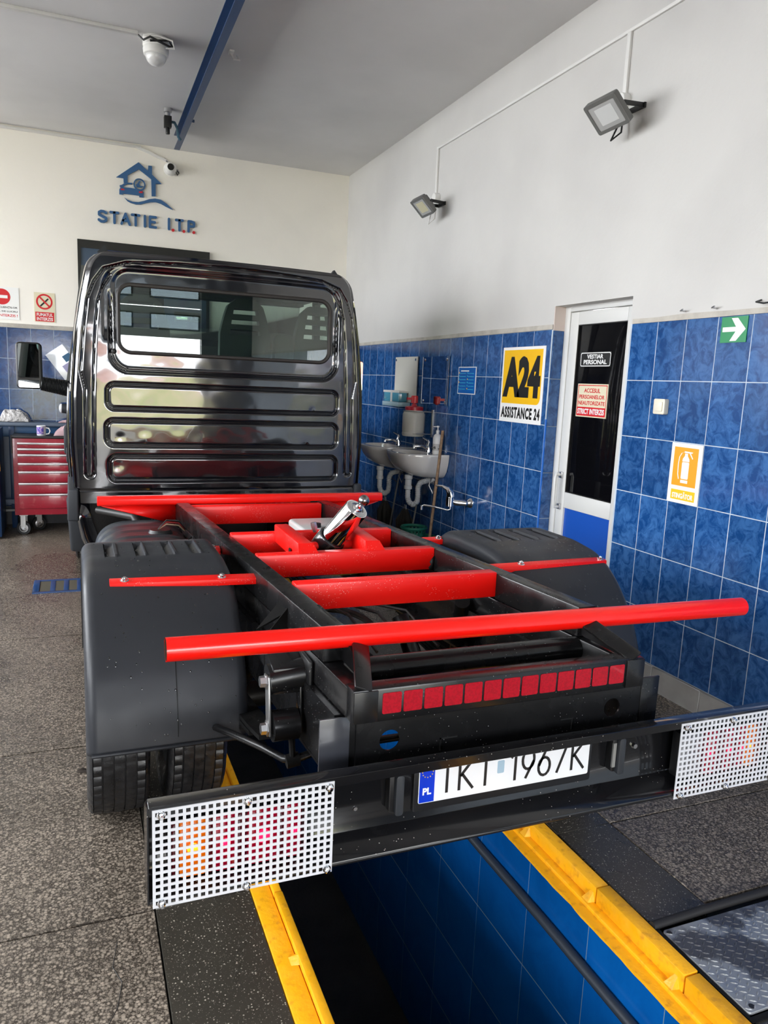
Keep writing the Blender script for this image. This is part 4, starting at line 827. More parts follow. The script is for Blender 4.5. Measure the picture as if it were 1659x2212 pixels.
# steel checker plate cover with rubber seal
s = empty('steel_cover', (1.94, 1.33, 0), 'checkered steel floor cover in a black frame at the bottom right', 'floor cover')
m_chk = M('checker_steel', (.34, .35, .36), .36, metal=.55, var=(5.5, (.10, .10, .11), .47, .53), rvar=(9, .22, .45))
obj('cover_plate', MB().prism(rrect(1.535, 2.34, 1.178, 1.488, .01, 3), FXY, .0, .008), m_chk, s, bevel=.001, seg=1)
obj('cover_frame', MB().box(1.522, 1.533, 1.155, 1.535, -.06, .006).box(1.52, 2.36, 1.155, 1.172, -.06, .004).box(1.522, 2.36, 1.155, 1.54, -.061, -.03), m_blackd, s)
obj('rubber_seal', MB().tube([(1.52, 1.512, .008), (1.7, 1.516, .010), (2.36, 1.520, .010)], .013, 10), M('rubber', (.010, .009, .009), .6), s)
mb = MB(); i = 0
yy = 1.19
while yy < 1.48:
    xx = 1.545 + (.011 if i % 2 else 0); j = 0
    while xx < 2.33:
        t = .60 if (j+i) % 2 else -.60
        d = V((math.cos(t), math.sin(t), 0)); n_ = V((-d.y, d.x, 0)); c = V((xx, yy, .008))
        a, b = c-d*.0105, c+d*.0105
        mb.add([a, c+n_*.0028, b, c-n_*.0028, c+V((0, 0, .0022))-d*.004, c+V((0, 0, .0022))+d*.004], [(0,1,4),(1,2,5),(1,5,4),(2,3,5),(3,0,4),(3,4,5)])
        xx += .022; j += 1
    yy += .0155; i += 1
tag(obj('tread_lugs', mb, m_chk, s, smooth=0), kind='stuff')
for x, y in ((1.549, 1.474), (1.561, 1.194)): obj('screw_hole', MB().prism(circ(x, y, .008, 16), FXY, .0081, .0088), m_blk, s)
# floor drain grate
s = empty('drain_grate', (-.15, 5.73, 0), 'blue painted steel drain grate in the floor behind the left fender', 'grate')
m_gr = M('grate_blue', (.008, .045, .15), .4)
obj('grate_frame', MB().box(-.312, .30, 5.55, 5.585, -.02, .006).box(-.312, .30, 5.87, 5.905, -.02, .006).box(-.312, -.27, 5.585, 5.87, -.02, .006), m_gr, s, bevel=.002)
for k in range(5): obj('grate_bar', MB().box(-.20+.088*k, -.166+.088*k, 5.585, 5.87, -.012, .004), m_gr, s, bevel=.002)
obj('grate_pit', MB().box(-.27, .3, 5.585, 5.87, .0005, .002), M('drain_dirt', (.07, .06, .04), .8), s)
tag(obj('dry_leaf', MB().grid(lambda u, v: V((-.035+.075*u, 2.93+.03*(v-.5)*math.sin(PI*u)+.012*u, .004+.006*math.sin(u*7)*v)), 10, 4), M('leaf', (.035, .025, .018), .8), solid=.001), 'small dark scrap of leaf on the terrazzo left of the tyre', 'leaf')

# ================================================================== THE TRUCK
tr = empty('chassis_cab_truck', (.95, 3.2, 0), 'black chassis-cab truck with red cross members standing over the pit', 'truck')
OX = lambda y: .578-.037*(y-1.55)            # outer face of the left frame rail
OR = lambda y: 1.422-.037*(y-1.55)           # outer face of the right frame rail
ZT = lambda y: .915-.0235*(y-1.55)           # top of the upper rail
RW = .064
for sx, f in ((1, OX), (-1, OR)):
    def P(y, dz=0, off=0): return (f(y)+sx*(RW/2+off), y, ZT(y)+dz)
    a, b = 1.76, 4.22
    r1 = obj('upper_rail', MB().beam(P(a), P(b), RW, .09, top=True), m_black, tr, bevel=.004)
    obj('lower_rail', MB().beam(P(1.59, -.0925), P(6.9, -.0925), RW, .078, top=True), m_black, tr, bevel=.004)
    ch = MB(); c0 = -.012
    ch.beam(P(1.62, -.173, -.012), P(6.9, -.173, -.012), .075, .008, top=True)
    ch.beam(P(1.62, -.345, -.012), P(6.9, -.345, -.012), .075, .008, top=True)
    ch.beam(P(1.62, -.181, -.045), P(6.9, -.181, -.045), .007, .166, top=True)
    obj('chassis_rail', ch, m_black, tr)
    # bolts along the chassis rail
    bm_ = MB()
    for k in range(16):
        y = 1.95+.17*k; q = V(P(y, -.23-.06*(k % 2), -.052)); bm_.lathe([(0, 0), (.011, 0), (.011, .009), (.006, .010), (.006, .016), (0, .016)], q, (-sx, 0, 0), 8)
    obj('rail_bolts', bm_, m_black, tr)
    # end square and gusset web with front flange
    q0 = (f(1.56)+sx*.027, 1.551, .826); q1 = (f(1.7)+sx*.076, 1.70, .882)
    obj('post_flange', MB().beam((q0[0], q0[1], q0[2]), (q1[0]-sx*.0, q1[1], q1[2]), .046, .010, up=(0, -1, .4)), m_black, tr, bevel=.004)
    xg = f(1.7)+sx*.05
    obj('post_web', MB().add([(x, y, z) for x in (xg-.004, xg+.004) for y, z in ((1.558, .826), (1.70, .880), (1.80, .910), (1.98, .905), (1.98, .826))], [(0,1,2,3,4), (9,8,7,6,5)] + [(i, (i+1) % 5, 5+(i+1) % 5, 5+i) for i in range(5)]), m_black, tr)
# rear reflector beam
yb0 = 1.548
bm_ = MB().box(.578, 1.422, yb0, yb0+.055, .742, .826)
rb = obj('rear_beam', bm_, m_black, tr, bevel=.005)
for x0, x1 in ((.580, .640), (1.362, 1.420)): obj('end_square', MB().box(x0, x1, yb0-.004, yb0, .746, .823), m_black, rb, bevel=.001)
rf = M('reflector_red', (.40, .0, .012), .35, coat=.1, spec=.3, var=(180, (.30, .0, .009), .45, .6), bump=(500, .2, .001))
x = .652
p0_ = None
for k in range(13):
    q = MB().prism(rrect(x, x+.0485, .762, .814, .004, 2), Fr((0, yb0-.0005, 0), (1, 0, 0), (0, 0, 1), (0, -1, 0)), 0, .0012)
    if p0_ is None: p0_ = obj('reflector', q, rf, rb, smooth=0, loc=(x, yb0, .762))
    else: copy_piece(p0_, rb, (x, yb0, .762))
    x += .0545
# truck rear cross member panel with two round holes
def holed_panel(x0, x1, z0, z1, y, holes, th, mat, name, parent):
    """flat plate with round holes: quads fan between hole circle and cell square"""
    mb = MB(); xs = [x0]; segs = []
    for hx, hz, hr in holes:
        segs.append((xs[-1], hx-hr*1.5, None)); segs.append((hx-hr*1.5, hx+hr*1.5, (hx, hz, hr))); xs.append(hx+hr*1.5)
    segs.append((xs[-1], x1, None))
    for a, b, hole in segs:
        if hole is None:
            mb.box(a, b, y, y+th, z0, z1)
        else:
            hx, hz, hr = hole; n = 40
            for yy in (y, y+th):
                C_ = [(hx+hr*math.cos(2*PI*i/n), hz+hr*math.sin(2*PI*i/n)) for i in range(n)]; O_ = []
                for i in range(n):
                    t = 2*PI*i/n; c_, s_ = math.cos(t), math.sin(t); ks = []
                    if c_ > 1e-6: ks.append((b-hx)/c_)
                    if c_ < -1e-6: ks.append((a-hx)/c_)
                    if s_ > 1e-6: ks.append((z1-hz)/s_)
                    if s_ < -1e-6: ks.append((z0-hz)/s_)
                    k_ = min(ks); O_.append((hx+k_*c_, hz+k_*s_))
                mb.add([(p, yy, q_) for p, q_ in C_+O_], [(i, (i+1) % n, n+(i+1) % n, n+i) for i in range(n)])
                # corners
                for cxn, czn in ((a, z0), (b, z0), (a, z1), (b, z1)):
                    d = sorted(range(n), key=lambda i: (O_[i][0]-cxn)**2+(O_[i][1]-czn)**2)
                    i1 = [i for i in d if abs(O_[i][0]-cxn) < 1e-6][0]; i2 = [i for i in d if abs(O_[i][1]-czn) < 1e-6][0]
                    mb.add([(cxn, yy, czn), (O_[i1][0], yy, O_[i1][1]), (O_[i2][0], yy, O_[i2][1])], [(0, 1, 2)])
            mb.add([(hx+hr*math.cos(2*PI*i/n), yy, hz+hr*math.sin(2*PI*i/n)) for yy in (y, y+th) for i in range(n)], [(i, (i+1) % n, n+(i+1) % n, n+i) for i in range(n)])
    return obj(name, mb, mat, parent)
cm = holed_panel(.608, 1.462, .590, .737, 1.598, [(.697, .666, .027), (1.369, .666, .027)], .005, m_black, 'rear_cross_member', tr)
obj('flange', MB().box(.608, 1.462, 1.598, 1.66, .733, .739).box(.608, 1.462, 1.598, 1.65, .586, .592), m_black, cm)
obj('slot', MB().box(.835, .885, 1.5965, 1.598, .648, .652).box(.835, .839, 1.5965, 1.598, .618, .652).box(1.20, 1.24, 1.5965, 1.598, .651, .654).box(1.235, 1.238, 1.5965, 1.598, .62, .652), m_blk, cm)
for hx in (.697, 1.369):
    for dx in (-.026, .026):
        for dz in (-.03, .03): obj('screw_hole', MB().prism(circ(hx+dx, .666+dz, .003, 8), Fr((0, 1.598, 0), (1, 0, 0), (0, 0, 1), (0, -1, 0)), 0, .0006), m_blk, cm)
obj('end_plate', MB().box(.516, .592, 1.600, 1.606, .500, .740), M('bare_dark_plate', (.035, .037, .045), .22, coat=.4), tr, bevel=.001)
obj('end_plate', MB().box(1.468, 1.530, 1.600, 1.606, .500, .741), m_black, tr, bevel=.001)
obj('bracket_plate', MB().box(.590, .612, 1.604, 1.75, .50, .74), m_black, tr); obj('bracket_plate', MB().box(1.463, 1.470, 1.602, 1.75, .50, .74), m_black, tr)
# coiled line behind the hole
cp = [(.70+.016*math.cos(t*.8), 1.66+.0032*t, .70+.016*math.sin(t*.8)) for t in range(60)]
obj('coiled_line', MB().tube(cp, .003, 5), m_cable, tr)
# bumper channel
YB0, YB1, BX0, BX1, BZ0, BZ1 = 1.492, 1.540, .118, 1.895, .428, .650; YB2 = 1.565
bp = empty('bumper', (1.0, 1.55, .43)); bp.parent = tr; bp.location = V((1.0, 1.55, .43))-tr.location
prof = [(YB0, BZ1-.020), (YB0, BZ1), (1.522, BZ1), (YB2, BZ1-.035), (YB2, .463), (YB0, .440), (YB0, BZ0), (YB0+.004, BZ0), (YB0+.006, .434), (YB2+.006, .456), (YB2+.006, BZ1-.030), (1.524, BZ1+.004), (YB0-.003, BZ1+.003), (YB0-.003, BZ1-.020)]
m_bump = M('bumper_black', (.007, .007, .008), .16, coat=.35, spec=.4, rvar=(5, .10, .18), specks=(70, .09, (.35, .32, .28)))
FX = Fr((0, 0, 0), (0, 1, 0), (0, 0, 1), (1, 0, 0))
obj('beam', MB().prism(prof, FX, BX0, BX1), m_bump, bp, bevel=.0012, seg=1)
obj('end_cap', MB().prism([(YB0, BZ0), (YB2, .445), (YB2, BZ1-.03), (1.522, BZ1), (YB0, BZ1)], FX, BX0-.003, BX0), m_bump, bp); obj('end_cap', MB().prism([(YB0, BZ0), (YB2, .445), (YB2, BZ1-.03), (1.522, BZ1), (YB0, BZ1)], FX, BX1, BX1+.003), m_bump, bp)
for x in (.60, 1.44): obj('mount', MB().box(x-.03, x+.03, 1.571, 1.64, .47, .60), m_blackd, bp)
def guard(x0, x1, name='light_guard'):
    g = None; mb = MB(); z0, z1 = .422, .646; nx = int(round((x1-x0-.008)/.0152)); nz_ = 14
    px_ = (x1-x0-.006)/nx; pz = (z1-z0-.006)/nz_; hw, hz = px_*.295, pz*.295
    X = [x0]; Z = [z0]
    for i in range(nx): c = x0+.003+px_*(i+.5); X += [c-hw, c+hw]
    X.append(x1)
    for j in range(nz_): c = z0+.003+pz*(j+.5); Z += [c-hz, c+hz]
    Z.append(z1)
    y0, y1 = YB0-.005, YB0-.003
    nX, nZ = len(X), len(Z)
    vs = [(a, y, b) for y in (y0, y1) for b in Z for a in X]; fs = []; id_ = lambda i, j, k: k*nX*nZ+j*nX+i
    op = lambda i, j: 0 <= i < nX-1 and 0 <= j < nZ-1 and not (i % 2 == 1 and j % 2 == 1)
    for j in range(nZ-1):
        for i in range(nX-1):
            if not op(i, j):
                fs += [(id_(i, j, 0), id_(i+1, j, 0), id_(i+1, j, 1), id_(i, j, 1)), (id_(i, j+1, 0), id_(i, j+1, 1), id_(i+1, j+1, 1), id_(i+1, j+1, 0)),
                       (id_(i, j, 0), id_(i, j, 1), id_(i, j+1, 1), id_(i, j+1, 0)), (id_(i+1, j, 0), id_(i+1, j+1, 0), id_(i+1, j+1, 1), id_(i+1, j, 1))]
            else:
                fs += [(id_(i, j, 0), id_(i, j+1, 0), id_(i+1, j+1, 0), id_(i+1, j, 0)), (id_(i, j, 1), id_(i+1, j, 1), id_(i+1, j+1, 1), id_(i, j+1, 1))]
    for i in range(nX-1): fs += [(id_(i, 0, 0), id_(i+1, 0, 0), id_(i+1, 0, 1), id_(i, 0, 1)), (id_(i, nZ-1, 0), id_(i, nZ-1, 1), id_(i+1, nZ-1, 1), id_(i+1, nZ-1, 0))]
    for j in range(nZ-1): fs += [(id_(0, j, 0), id_(0, j, 1), id_(0, j+1, 1), id_(0, j+1, 0)), (id_(nX-1, j, 0), id_(nX-1, j+1, 0), id_(nX-1, j+1, 1), id_(nX-1, j, 1))]
    mb.add(vs, fs); g = obj(name, mb, m_perf, bp, smooth=0); g['label'] = 'white perforated light guard'
    for xx in (x0+.018, (x0+x1)/2, x1-.012):
        for z_ in (z0+.010, z1-.012):
            obj('guard_bolt', MB().lathe([(0, .015), (.0035, .015), (.0042, .012), (.0042, .010), (.0070, .009), (.0070, .002), (.0095, .0018), (.0095, 0)], (xx, y0, z_), (0, -1, 0), 6 if False else 12), m_chrome, g)
    return g
guard(.125, .519); guard(1.520, 1.890)
def taillamp(x0, x1, order):
    hs = obj('tail_lamp', MB().box(x0, x1, 1.512, 1.546, .468, .600), m_plasb, bp, bevel=.004)
    mats = {'o': M('lens_orange', (.55, .10, .003), .25, coat=.5, emit=((1, .22, .0), .14)), 'r': M('lens_red', (.28, .0, .015), .25, coat=.5, emit=((1, .0, .07), .05)), 'd': M('lens_dark_red', (.09, .0, .008), .25, coat=.5, emit=((1, 0, .06), .005)), 'w': M('lens_clear', (.45, .45, .47), .15, coat=.6), 'k': M('lens_smoke', (.05, .01, .015), .3)}
    x = x0; tot = sum(k for _, k in order)
    for c, k in order:
        wd = (x1-x0)*k/tot
        obj('lens', MB().prism(rrect(x+.001, x+wd-.001, .470, .598, .006, 2), Fr((0, 1.512, 0), (1, 0, 0), (0, 0, 1), (0, -1, 0)), 0, .010), mats[c], hs, bevel=.002)
        if c in 'or':
            b_ = M('bulb_'+c, (1, .3, .05) if c == 'o' else (1, .02, .10), .3, emit=((1, .30, .01) if c == 'o' else (1, .005, .06), .8))
            obj('bulb_glow', MB().prism(circ(x+wd*.5, .535, wd*.22, 16), Fr((0, 1.512, 0), (1, 0, 0), (0, 0, 1), (0, -1, 0)), .010, .0115), b_, hs)
        x += wd
taillamp(.165, .462, [('d', .35), ('o', 1.3), ('d', .35), ('r', 1.1), ('d', .5), ('r', 1.6), ('d', .35), ('r', .8), ('k', .3)])
taillamp(1.548, 1.85, [('w', 1.5), ('d', .4), ('r', 1.0), ('d', .6), ('r', .9), ('d', .35), ('r', .7), ('o', .8), ('d', .6)])
# plate with holder, lettering and lamps
m_plate = M('plate_white', (.80, .81, .83), .25, coat=.3)
FP = Fr((-.006, YB2, .018), (1, 0, 0), (0, 0, 1), (0, -1, 0))
hd = obj('plate_holder', MB().prism(rrect(.755, 1.286, .468, .612, .006, 3), FP, 0, .009), m_plasb, bp, bevel=.002)
lp = obj('license_plate', MB().prism(rrect(.768, 1.276, .489, .606, .005, 3), FP, .009, .0105), m_plate, bp, smooth=0)
obj('country_band', MB().prism(rect(.770, .811, .491, .604), FP, .0105, .011), M('plate_blue', (.0, .035, .55), .3), lp, smooth=0)
text('PL', FP, .779, .803, .511, .530, m_pwhite, lp, c=.011, bold=.04, depth=.0004)
for k in range(12):
    t = 2*PI*k/12; obj('star', MB().prism(circ(.791+.0145*math.cos(t), .572+.0145*math.sin(t), .0017, 5), FP, .011, .0115), yl, lp, smooth=0)
def pstroke(segs, x, wd):
    mb = MB(); z0, H = .5075, .080
    for ln in segs:
        for i in range(len(ln)-1):
            a, b = [FP(x-.008-(x-.832)*.035+p[0]*wd*.96, z0+p[1]*H, .0112) for p in (ln[i], ln[i+1])]
            if a == b: continue
            mb.beam(a, b, .0075, .0008, up=FP.n)
    return obj('plate_character', mb, m_blk, lp, smooth=0)
arc = lambda cx, cy, rx, ry, a, b, n=14: [(cx+rx*math.cos(a+(b-a)*i/n), cy+ry*math.sin(a+(b-a)*i/n)) for i in range(n+1)]
pstroke([[(.5, 0), (.5, 1)], [(.1, 1), (.9, 1)]], .832, .045)
pstroke([[(.1, 0), (.1, 1)], [(.95, 1), (.15, .48)], [(.25, .55), (1, 0)]], .886, .046)
pstroke([[(.5, 0), (.5, 1)]], .948, .040)
pstroke([[(.6, 0), (.6, 1)], [(.6, 1), (.2, .8)]], 1.038, .036)
pstroke([arc(.5, .66, .42, .34, 0, 2*PI), [(.90, .60), (.35, 0)]], 1.078, .044)
pstroke([arc(.5, .32, .42, .32, 0, 2*PI), [(.11, .36), (.65, 1)]], 1.130, .044)
pstroke([[(.05, 1), (.95, 1)], [(.95, 1), (.25, 0)]], 1.183, .044)
pstroke([[(.1, 0), (.1, 1)], [(.95, 1), (.15, .48)], [(.25, .55), (1, 0)]], 1.238, .046)
obj('hologram', MB().prism(rrect(.990, 1.010, .535, .570, .003, 2), FP, .0105, .011), M('hologram', (.35, .48, .58), .2), lp, smooth=0)
for xx in (.699, 1.357):
    l_ = obj('plate_lamp', MB().prism(rrect(xx-.016, xx+.016, .490, .592, .006, 3), FP, 0, .026), m_plasb, bp, bevel=.004)
    obj('lamp_hood', MB().prism(rrect(xx-.004, xx+.017, .486, .590, .007, 3), FP, .020, .040), m_plas, l_, bevel=.005)
    lx = xx-.006 if xx > 1 else xx+.0172
    obj('lamp_lens', MB().prism([(lx-.010, .505), (lx, .505), (lx, .575), (lx-.010, .575)] if xx > 1 else [(lx, .505), (lx+.001, .505), (lx+.001, .575), (lx, .575)], FP, .024, .030), M('lamp_lens', (.22, .22, .21), .25), l_)
obj('web_bolt', MB().lathe([(0, .008), (.007, .008), (.009, 0)], (1.43, YB2, .56), (0, -1, 0), 8), m_chrome, bp)
obj('web_bolt', MB().lathe([(0, .004), (.005, .004), (.006, 0)], (.60, YB2, .52), (0, -1, 0), 8), m_steel, bp)

# red members
tb = obj('rear_tube', MB().tube([(.178, 1.724, .904), (.185, 1.724, .904), (1.93, 1.716, .883), (1.942, 1.716, .883)], .0285, 28, cap=False), m_redtube, tr, smooth=60)
obj('tube_inside', MB().tube([(.178, 1.724, .904), (.50, 1.723, .900)], .0255, 20, cap=False), M('tube_rust', (.06, .035, .02), .8), tb)
obj('tube_cap', MB().lathe([(0, .004), (.024, .003), (.0285, 0)], (1.942, 1.716, .883), (1, 0, 0), 24), m_redtube, tb)
obj('burnt_paint', MB().add([V((x, 1.724+.0290*math.cos(t), .904-.012*(x-.178)+.0290*math.sin(t))) for x in [.575+.008*i for i in range(9)] for t in [PI*(1.42-.12*math.sin((x-.575)/.064*PI)+(.36)*j/4) for j in range(5)]], [(i*5+j, i*5+j+1, i*5+j+6, i*5+j+5) for i in range(8) for j in range(4)]), M('burnt', (.14, .07, .025), .6, var=(90, (.03, .02, .015), .5, .6)), tb)
# red gusset sheet under the tube on the left
obj('tube_gusset', MB().add([(.42, 1.735, .876), (.62, 1.735, .876), (.60, 1.80, .868), (.50, 1.83, .866)], [(0, 1, 2, 3)]), m_red, tr, solid=.004)
def cross(x0, x1, y0, y1, zt, h, th=.05, chan=True, name='cross_member'):
    mb = MB().beam((x0, y0, zt), (x1, y1, zt), th, h, top=True)
    return obj(name, mb, m_red, tr, bevel=.004)
il = lambda y: OX(y)+RW; ir = lambda y: OR(y)-RW
cross(il(2.2), ir(2.2), 2.225, 2.225, .906, .088); cross(il(2.66), ir(2.66), 2.685, 2.685, .892, .088, .05)
cross(il(3.09), ir(3.09), 3.10, 3.10, .888, .086); cross(il(4.1), ir(4.1), 4.03, 4.03, .852, .10)
obj('torn_edge', MB().add([(1.300, 2.659, .80), (1.316, 2.659, .80), (1.316, 2.659, .86), (1.307, 2.659, .85), (1.297, 2.659, .835), (1.303, 2.659, .825), (1.293, 2.659, .812)], [(0, 1, 2, 3, 4, 5, 6)]), m_blackd, tr, solid=.002)
# cylinder cradle: two lengthwise red beams with sloping ends
for (xa, xb) in ((.785, .790), (1.080, 1.060)):
    w_ = .058
    mb = MB().beam((xa+.01, 3.085, .925), (xb, 2.69, .925), w_, .075, top=True)
    lb = obj('cradle_beam', mb, m_red, tr, bevel=.005)
    obj('cradle_foot', MB().add([(xb-w_/2, 2.69, .925), (xb+w_/2, 2.69, .925), (xb+w_/2+.012, 2.655, .893), (xb-w_/2-.006, 2.655, .893), (xb-w_/2, 2.69, .89), (xb+w_/2, 2.69, .89)], [(0,1,2,3),(0,3,4),(1,5,2),(3,2,5,4)]), m_red, lb)
obj('beam_hole', MB().prism(circ(2.79, .875, .013, 16), Fr((.757, 0, 0), (0, 1, 0), (0, 0, 1), (-1, 0, 0)), 0, .003), m_blk, tr)
# telescopic tipping cylinder
n_ = V((.36, -.55, .75)).normalized(); P0 = V((.943, 2.93, .853))
cy = empty('tipping_cylinder', P0); cy.parent = tr; cy.location = P0-tr.location
at = lambda L: P0+n_*L
obj('collar', MB().lathe([(0, -.03), (.058, -.03), (.061, -.01), (.061, .055), (.058, .062), (.054, .064), (.050, .060), (.050, .0), (0, 0)], P0, n_, 40), M('collar_black', (.02, .02, .022), .2, coat=.6), cy)
obj('barrel', MB().lathe([(0, .0), (.049, .0), (.049, .236), (.0475, .240), (.0445, .240), (.0445, .2365)], P0, n_, 48), m_chrome, cy)
mb = MB().lathe([(.044, .2), (.044, .241), (.040, .2415), (.040, .237), (.0395, .237), (.0395, .2425), (.035, .243), (.035, .2385), (.0345, .2385), (.0345, .244), (.029, .2445), (.029, .240), (0, .240)], P0, n_, 48)
obj('stage_ring', mb, m_steel, cy)
obj('neck', MB().lathe([(.023, .240), (.021, .247), (.014, .253), (.012, .267), (.014, .273), (0, .275)], P0, n_, 24), m_chrome, cy)
obj('ball', MB().sphere(at(.290), .0225, 24, 16), M('ball_steel', (.30, .30, .30), .22, metal=1, bump=(60, .3, .002)), cy)
for sx in (-1, 1):
    c = P0+V((sx*.085, 0, .0)); mb = MB(); pts = []
    for k in range(13):
        t = PI*(.1+.8*k/12); pts.append(c+V((-sx*.01, .055+.06*math.cos(t), .055*math.sin(t)-.035)))
    for k in range(12): mb.beam(pts[k], pts[k+1], .012, .022, up=(0, -(pts[k+1]-pts[k]).z, (pts[k+1]-pts[k]).y))
    obj('pivot_ring', mb, m_red, cy)
obj('pivot_bolt', MB().lathe([(0, .022), (.012, .022), (.013, .0), (.009, -.02), (0, -.02)], (.912, 2.985, .925), (-.2, .1, 1), 6), m_steel, cy)
obj('pivot_pin', MB().tube([(.82, 2.90, .865), (1.05, 2.90, .865)], .018, 14), m_red, cy)
# front red tube bar with side gussets
fb = obj('front_bar', MB().add(*(lambda pr, xs: ([(x, y, z) for x in xs for y, z in pr], [tuple(range(len(pr)))[::-1], tuple(range(len(pr), 2*len(pr)))] + [(i, (i+1) % len(pr), len(pr)+(i+1) % len(pr), len(pr)+i) for i in range(len(pr))]))(
    [(4.105, .845), (4.10, .852), (4.10, .880), (4.112, .893), (4.15, .893), (4.15, .845)], (.088, 1.668))), m_redtube, tr, bevel=.003)
for sx, xa, xb in ((1, .11, OX(4.15)), (-1, 1.655, OR(4.15))):
    obj('wing_gusset', MB().add([(xa, 4.135, .846), (xb, 4.135, .846), (xb, 4.135, .735), (xa, 4.135, .838), (xb, 4.22, .846), (xb, 4.22, .735)], [(0,1,2,3), (1,4,5,2)]), m_red, fb, solid=.005)
obj('burnt_patch', MB().box(1.225, 1.30, 4.097, 4.13, .845, .853), m_blackd, fb)
# fender support bars
def support(x0, x1, y0, y1, z, name='fender_bar', bolts=()):
    mb = MB(); d = V((x1-x0, y1-y0, 0))
    A, B = V((x0, y0, z)), V((x1, y1, z))
    mb.add([A+V((0, 0, 0)), A+V((0, .035, .008)), A+V((0, .035, -.02)), A+V((0, 0, -.022)), B, B+V((0, .035, .008)), B+V((0, .035, -.02)), B+V((0, 0, -.022))], [(0,1,2,3),(4,7,6,5),(0,4,5,1),(1,5,6,2),(2,6,7,3),(3,7,4,0)])
    f = obj(name, mb, m_red, tr, bevel=.002)
    for k in bolts:
        q = A.lerp(B, k)+V((0, .017, .004)); obj('bar_bolt', MB().lathe([(0, .012), (.005, .012), (.006, .008), (.010, .008), (.010, .002), (.014, .001), (.014, 0)], q, (0, -.22, 1), 12), m_chrome, f)
    return f
support(.085, .585, 2.462, 2.43, .871, bolts=(.09, .70))
support(1.40, 1.972, 2.40, 2.417, .866, bolts=(.30, .965))
support(.40, il(3.0)-.066, 2.985, 2.975, .850, bolts=(.75,)); support(1.375, 1.60, 2.955, 2.965, .856, bolts=(.5,))
obj('bar_stub', MB().beam((.58, 2.45, .865), (OX(2.45)+.002, 2.45, .865), .012, .03), m_black, tr)

# ---- fenders
prof = [(2.185, .430), (2.188, .47), (2.205, .545), (2.245, .64), (2.300, .722), (2.370, .796), (2.425, .838), (2.475, .868), (2.53, .886), (2.58, .892), (2.655, .902), (2.665, .903), (2.93, .903), (2.97, .897), (3.03, .868), (3.09, .822), (3.16, .752), (3.215, .67), (3.25, .58), (3.265, .50), (3.268, .45)]
def dense(p, step=.012):
    out = []
    for i in range(len(p)-1):
        a, b = V((*p[i], 0)), V((*p[i+1], 0)); n = max(1, int((b-a).length/step))
        for k in range(n): q = a.lerp(b, k/n); out.append((q.x, q.y))
    out.append(p[-1]); return out
def smoothp(p, it=6, keep=2):
    p = [list(q) for q in p]
    for _ in range(it):
        q = [r[:] for r in p]
        for i in range(1, len(p)-1):
            q[i][0] = (p[i-1][0]+2*p[i][0]+p[i+1][0])/4; q[i][1] = (p[i-1][1]+2*p[i][1]+p[i+1][1])/4
        p = q
    return p
PF = smoothp(dense(prof))
def fender(x0, x1, slots, zoff=0, yoff=0):
    n = len(PF); R = .032; sk = .075
    sec = []       # (x position, inward drop)
    m_ = 6
    sec.append((x0, sk)); sec.append((x0, sk*.6))
    for k in range(m_+1):
        t = PI/2*k/m_; sec.append((x0+R*(1-math.cos(t)), R*(1-math.sin(t))))
    nt = 60
    inner = sorted(set([round(x0+R+(x1-x0-2*R)*k/nt, 4) for k in range(1, nt)] + [round(v, 4) for a, b in slots for v in (a-.001, a+.001, b-.001, b+.001)]))
    sec += [(x, 0) for x in inner]
    for k in range(m_+1):
        t = PI/2*(1-k/m_); sec.append((x1-R*(1-math.cos(t)), R*(1-math.sin(t))))
    sec.append((x1, sk*.6)); sec.append((x1, sk))
    nm = []
    for i in range(n):
        a, b = PF[max(i-1, 0)], PF[min(i+1, n-1)]; t = V((b[0]-a[0], b[1]-a[1], 0)).normalized(); nm.append((t.y, -t.x))
    vs = []; 
    for i, (y, z) in enumerate(PF):
        for x, d in sec:
            dz = 0
            for a, b in slots:
                if a <= x <= b and 2.70 < y < 2.905: dz = -.004-.020*(b-x)/(b-a)
                elif b < x <= b+.009 and 2.70 < y < 2.905: dz = .005
            k = d
            # sheet end flange near the rear lip
            vs.append(V((x, y+yoff+nm[i][0]*k, z+zoff+nm[i][1]*k+dz)))
    ns = len(sec); mb = MB().add(vs, [(i*ns+j, i*ns+j+1, (i+1)*ns+j+1, (i+1)*ns+j) for i in range(n-1) for j in range(ns-1)])
    f = obj('rear_fender', mb, m_fender, tr, solid=.004, smooth=30)
    # rolled lip along the rear lower edge
    obj('lip', MB().tube([(x, PF[0][0]+yoff-.003, PF[0][1]+zoff+.002) for x in (x0+.012, (x0+x1)/2, x1-.012)], .006, 8), m_fender, f)
    return f
lf = fender(.006, .478, [(.078, .112), (.180, .212), (.280, .312), (.372, .402)])
rfn = fender(1.505, 1.985, [(1.588, 1.621), (1.678, 1.711), (1.773, 1.806), (1.873, 1.906)], .004, -.03)
obj('seam_line', MB().tube([(.262, y-.0015, z+.003) for y, z in PF[2:26]], .0014, 5), m_blackd, lf)
# inner mud flap in front on the left outside
obj('front_flap', MB().box(.0, .012, 3.22, 3.27, .40, .80), m_plasb, tr)
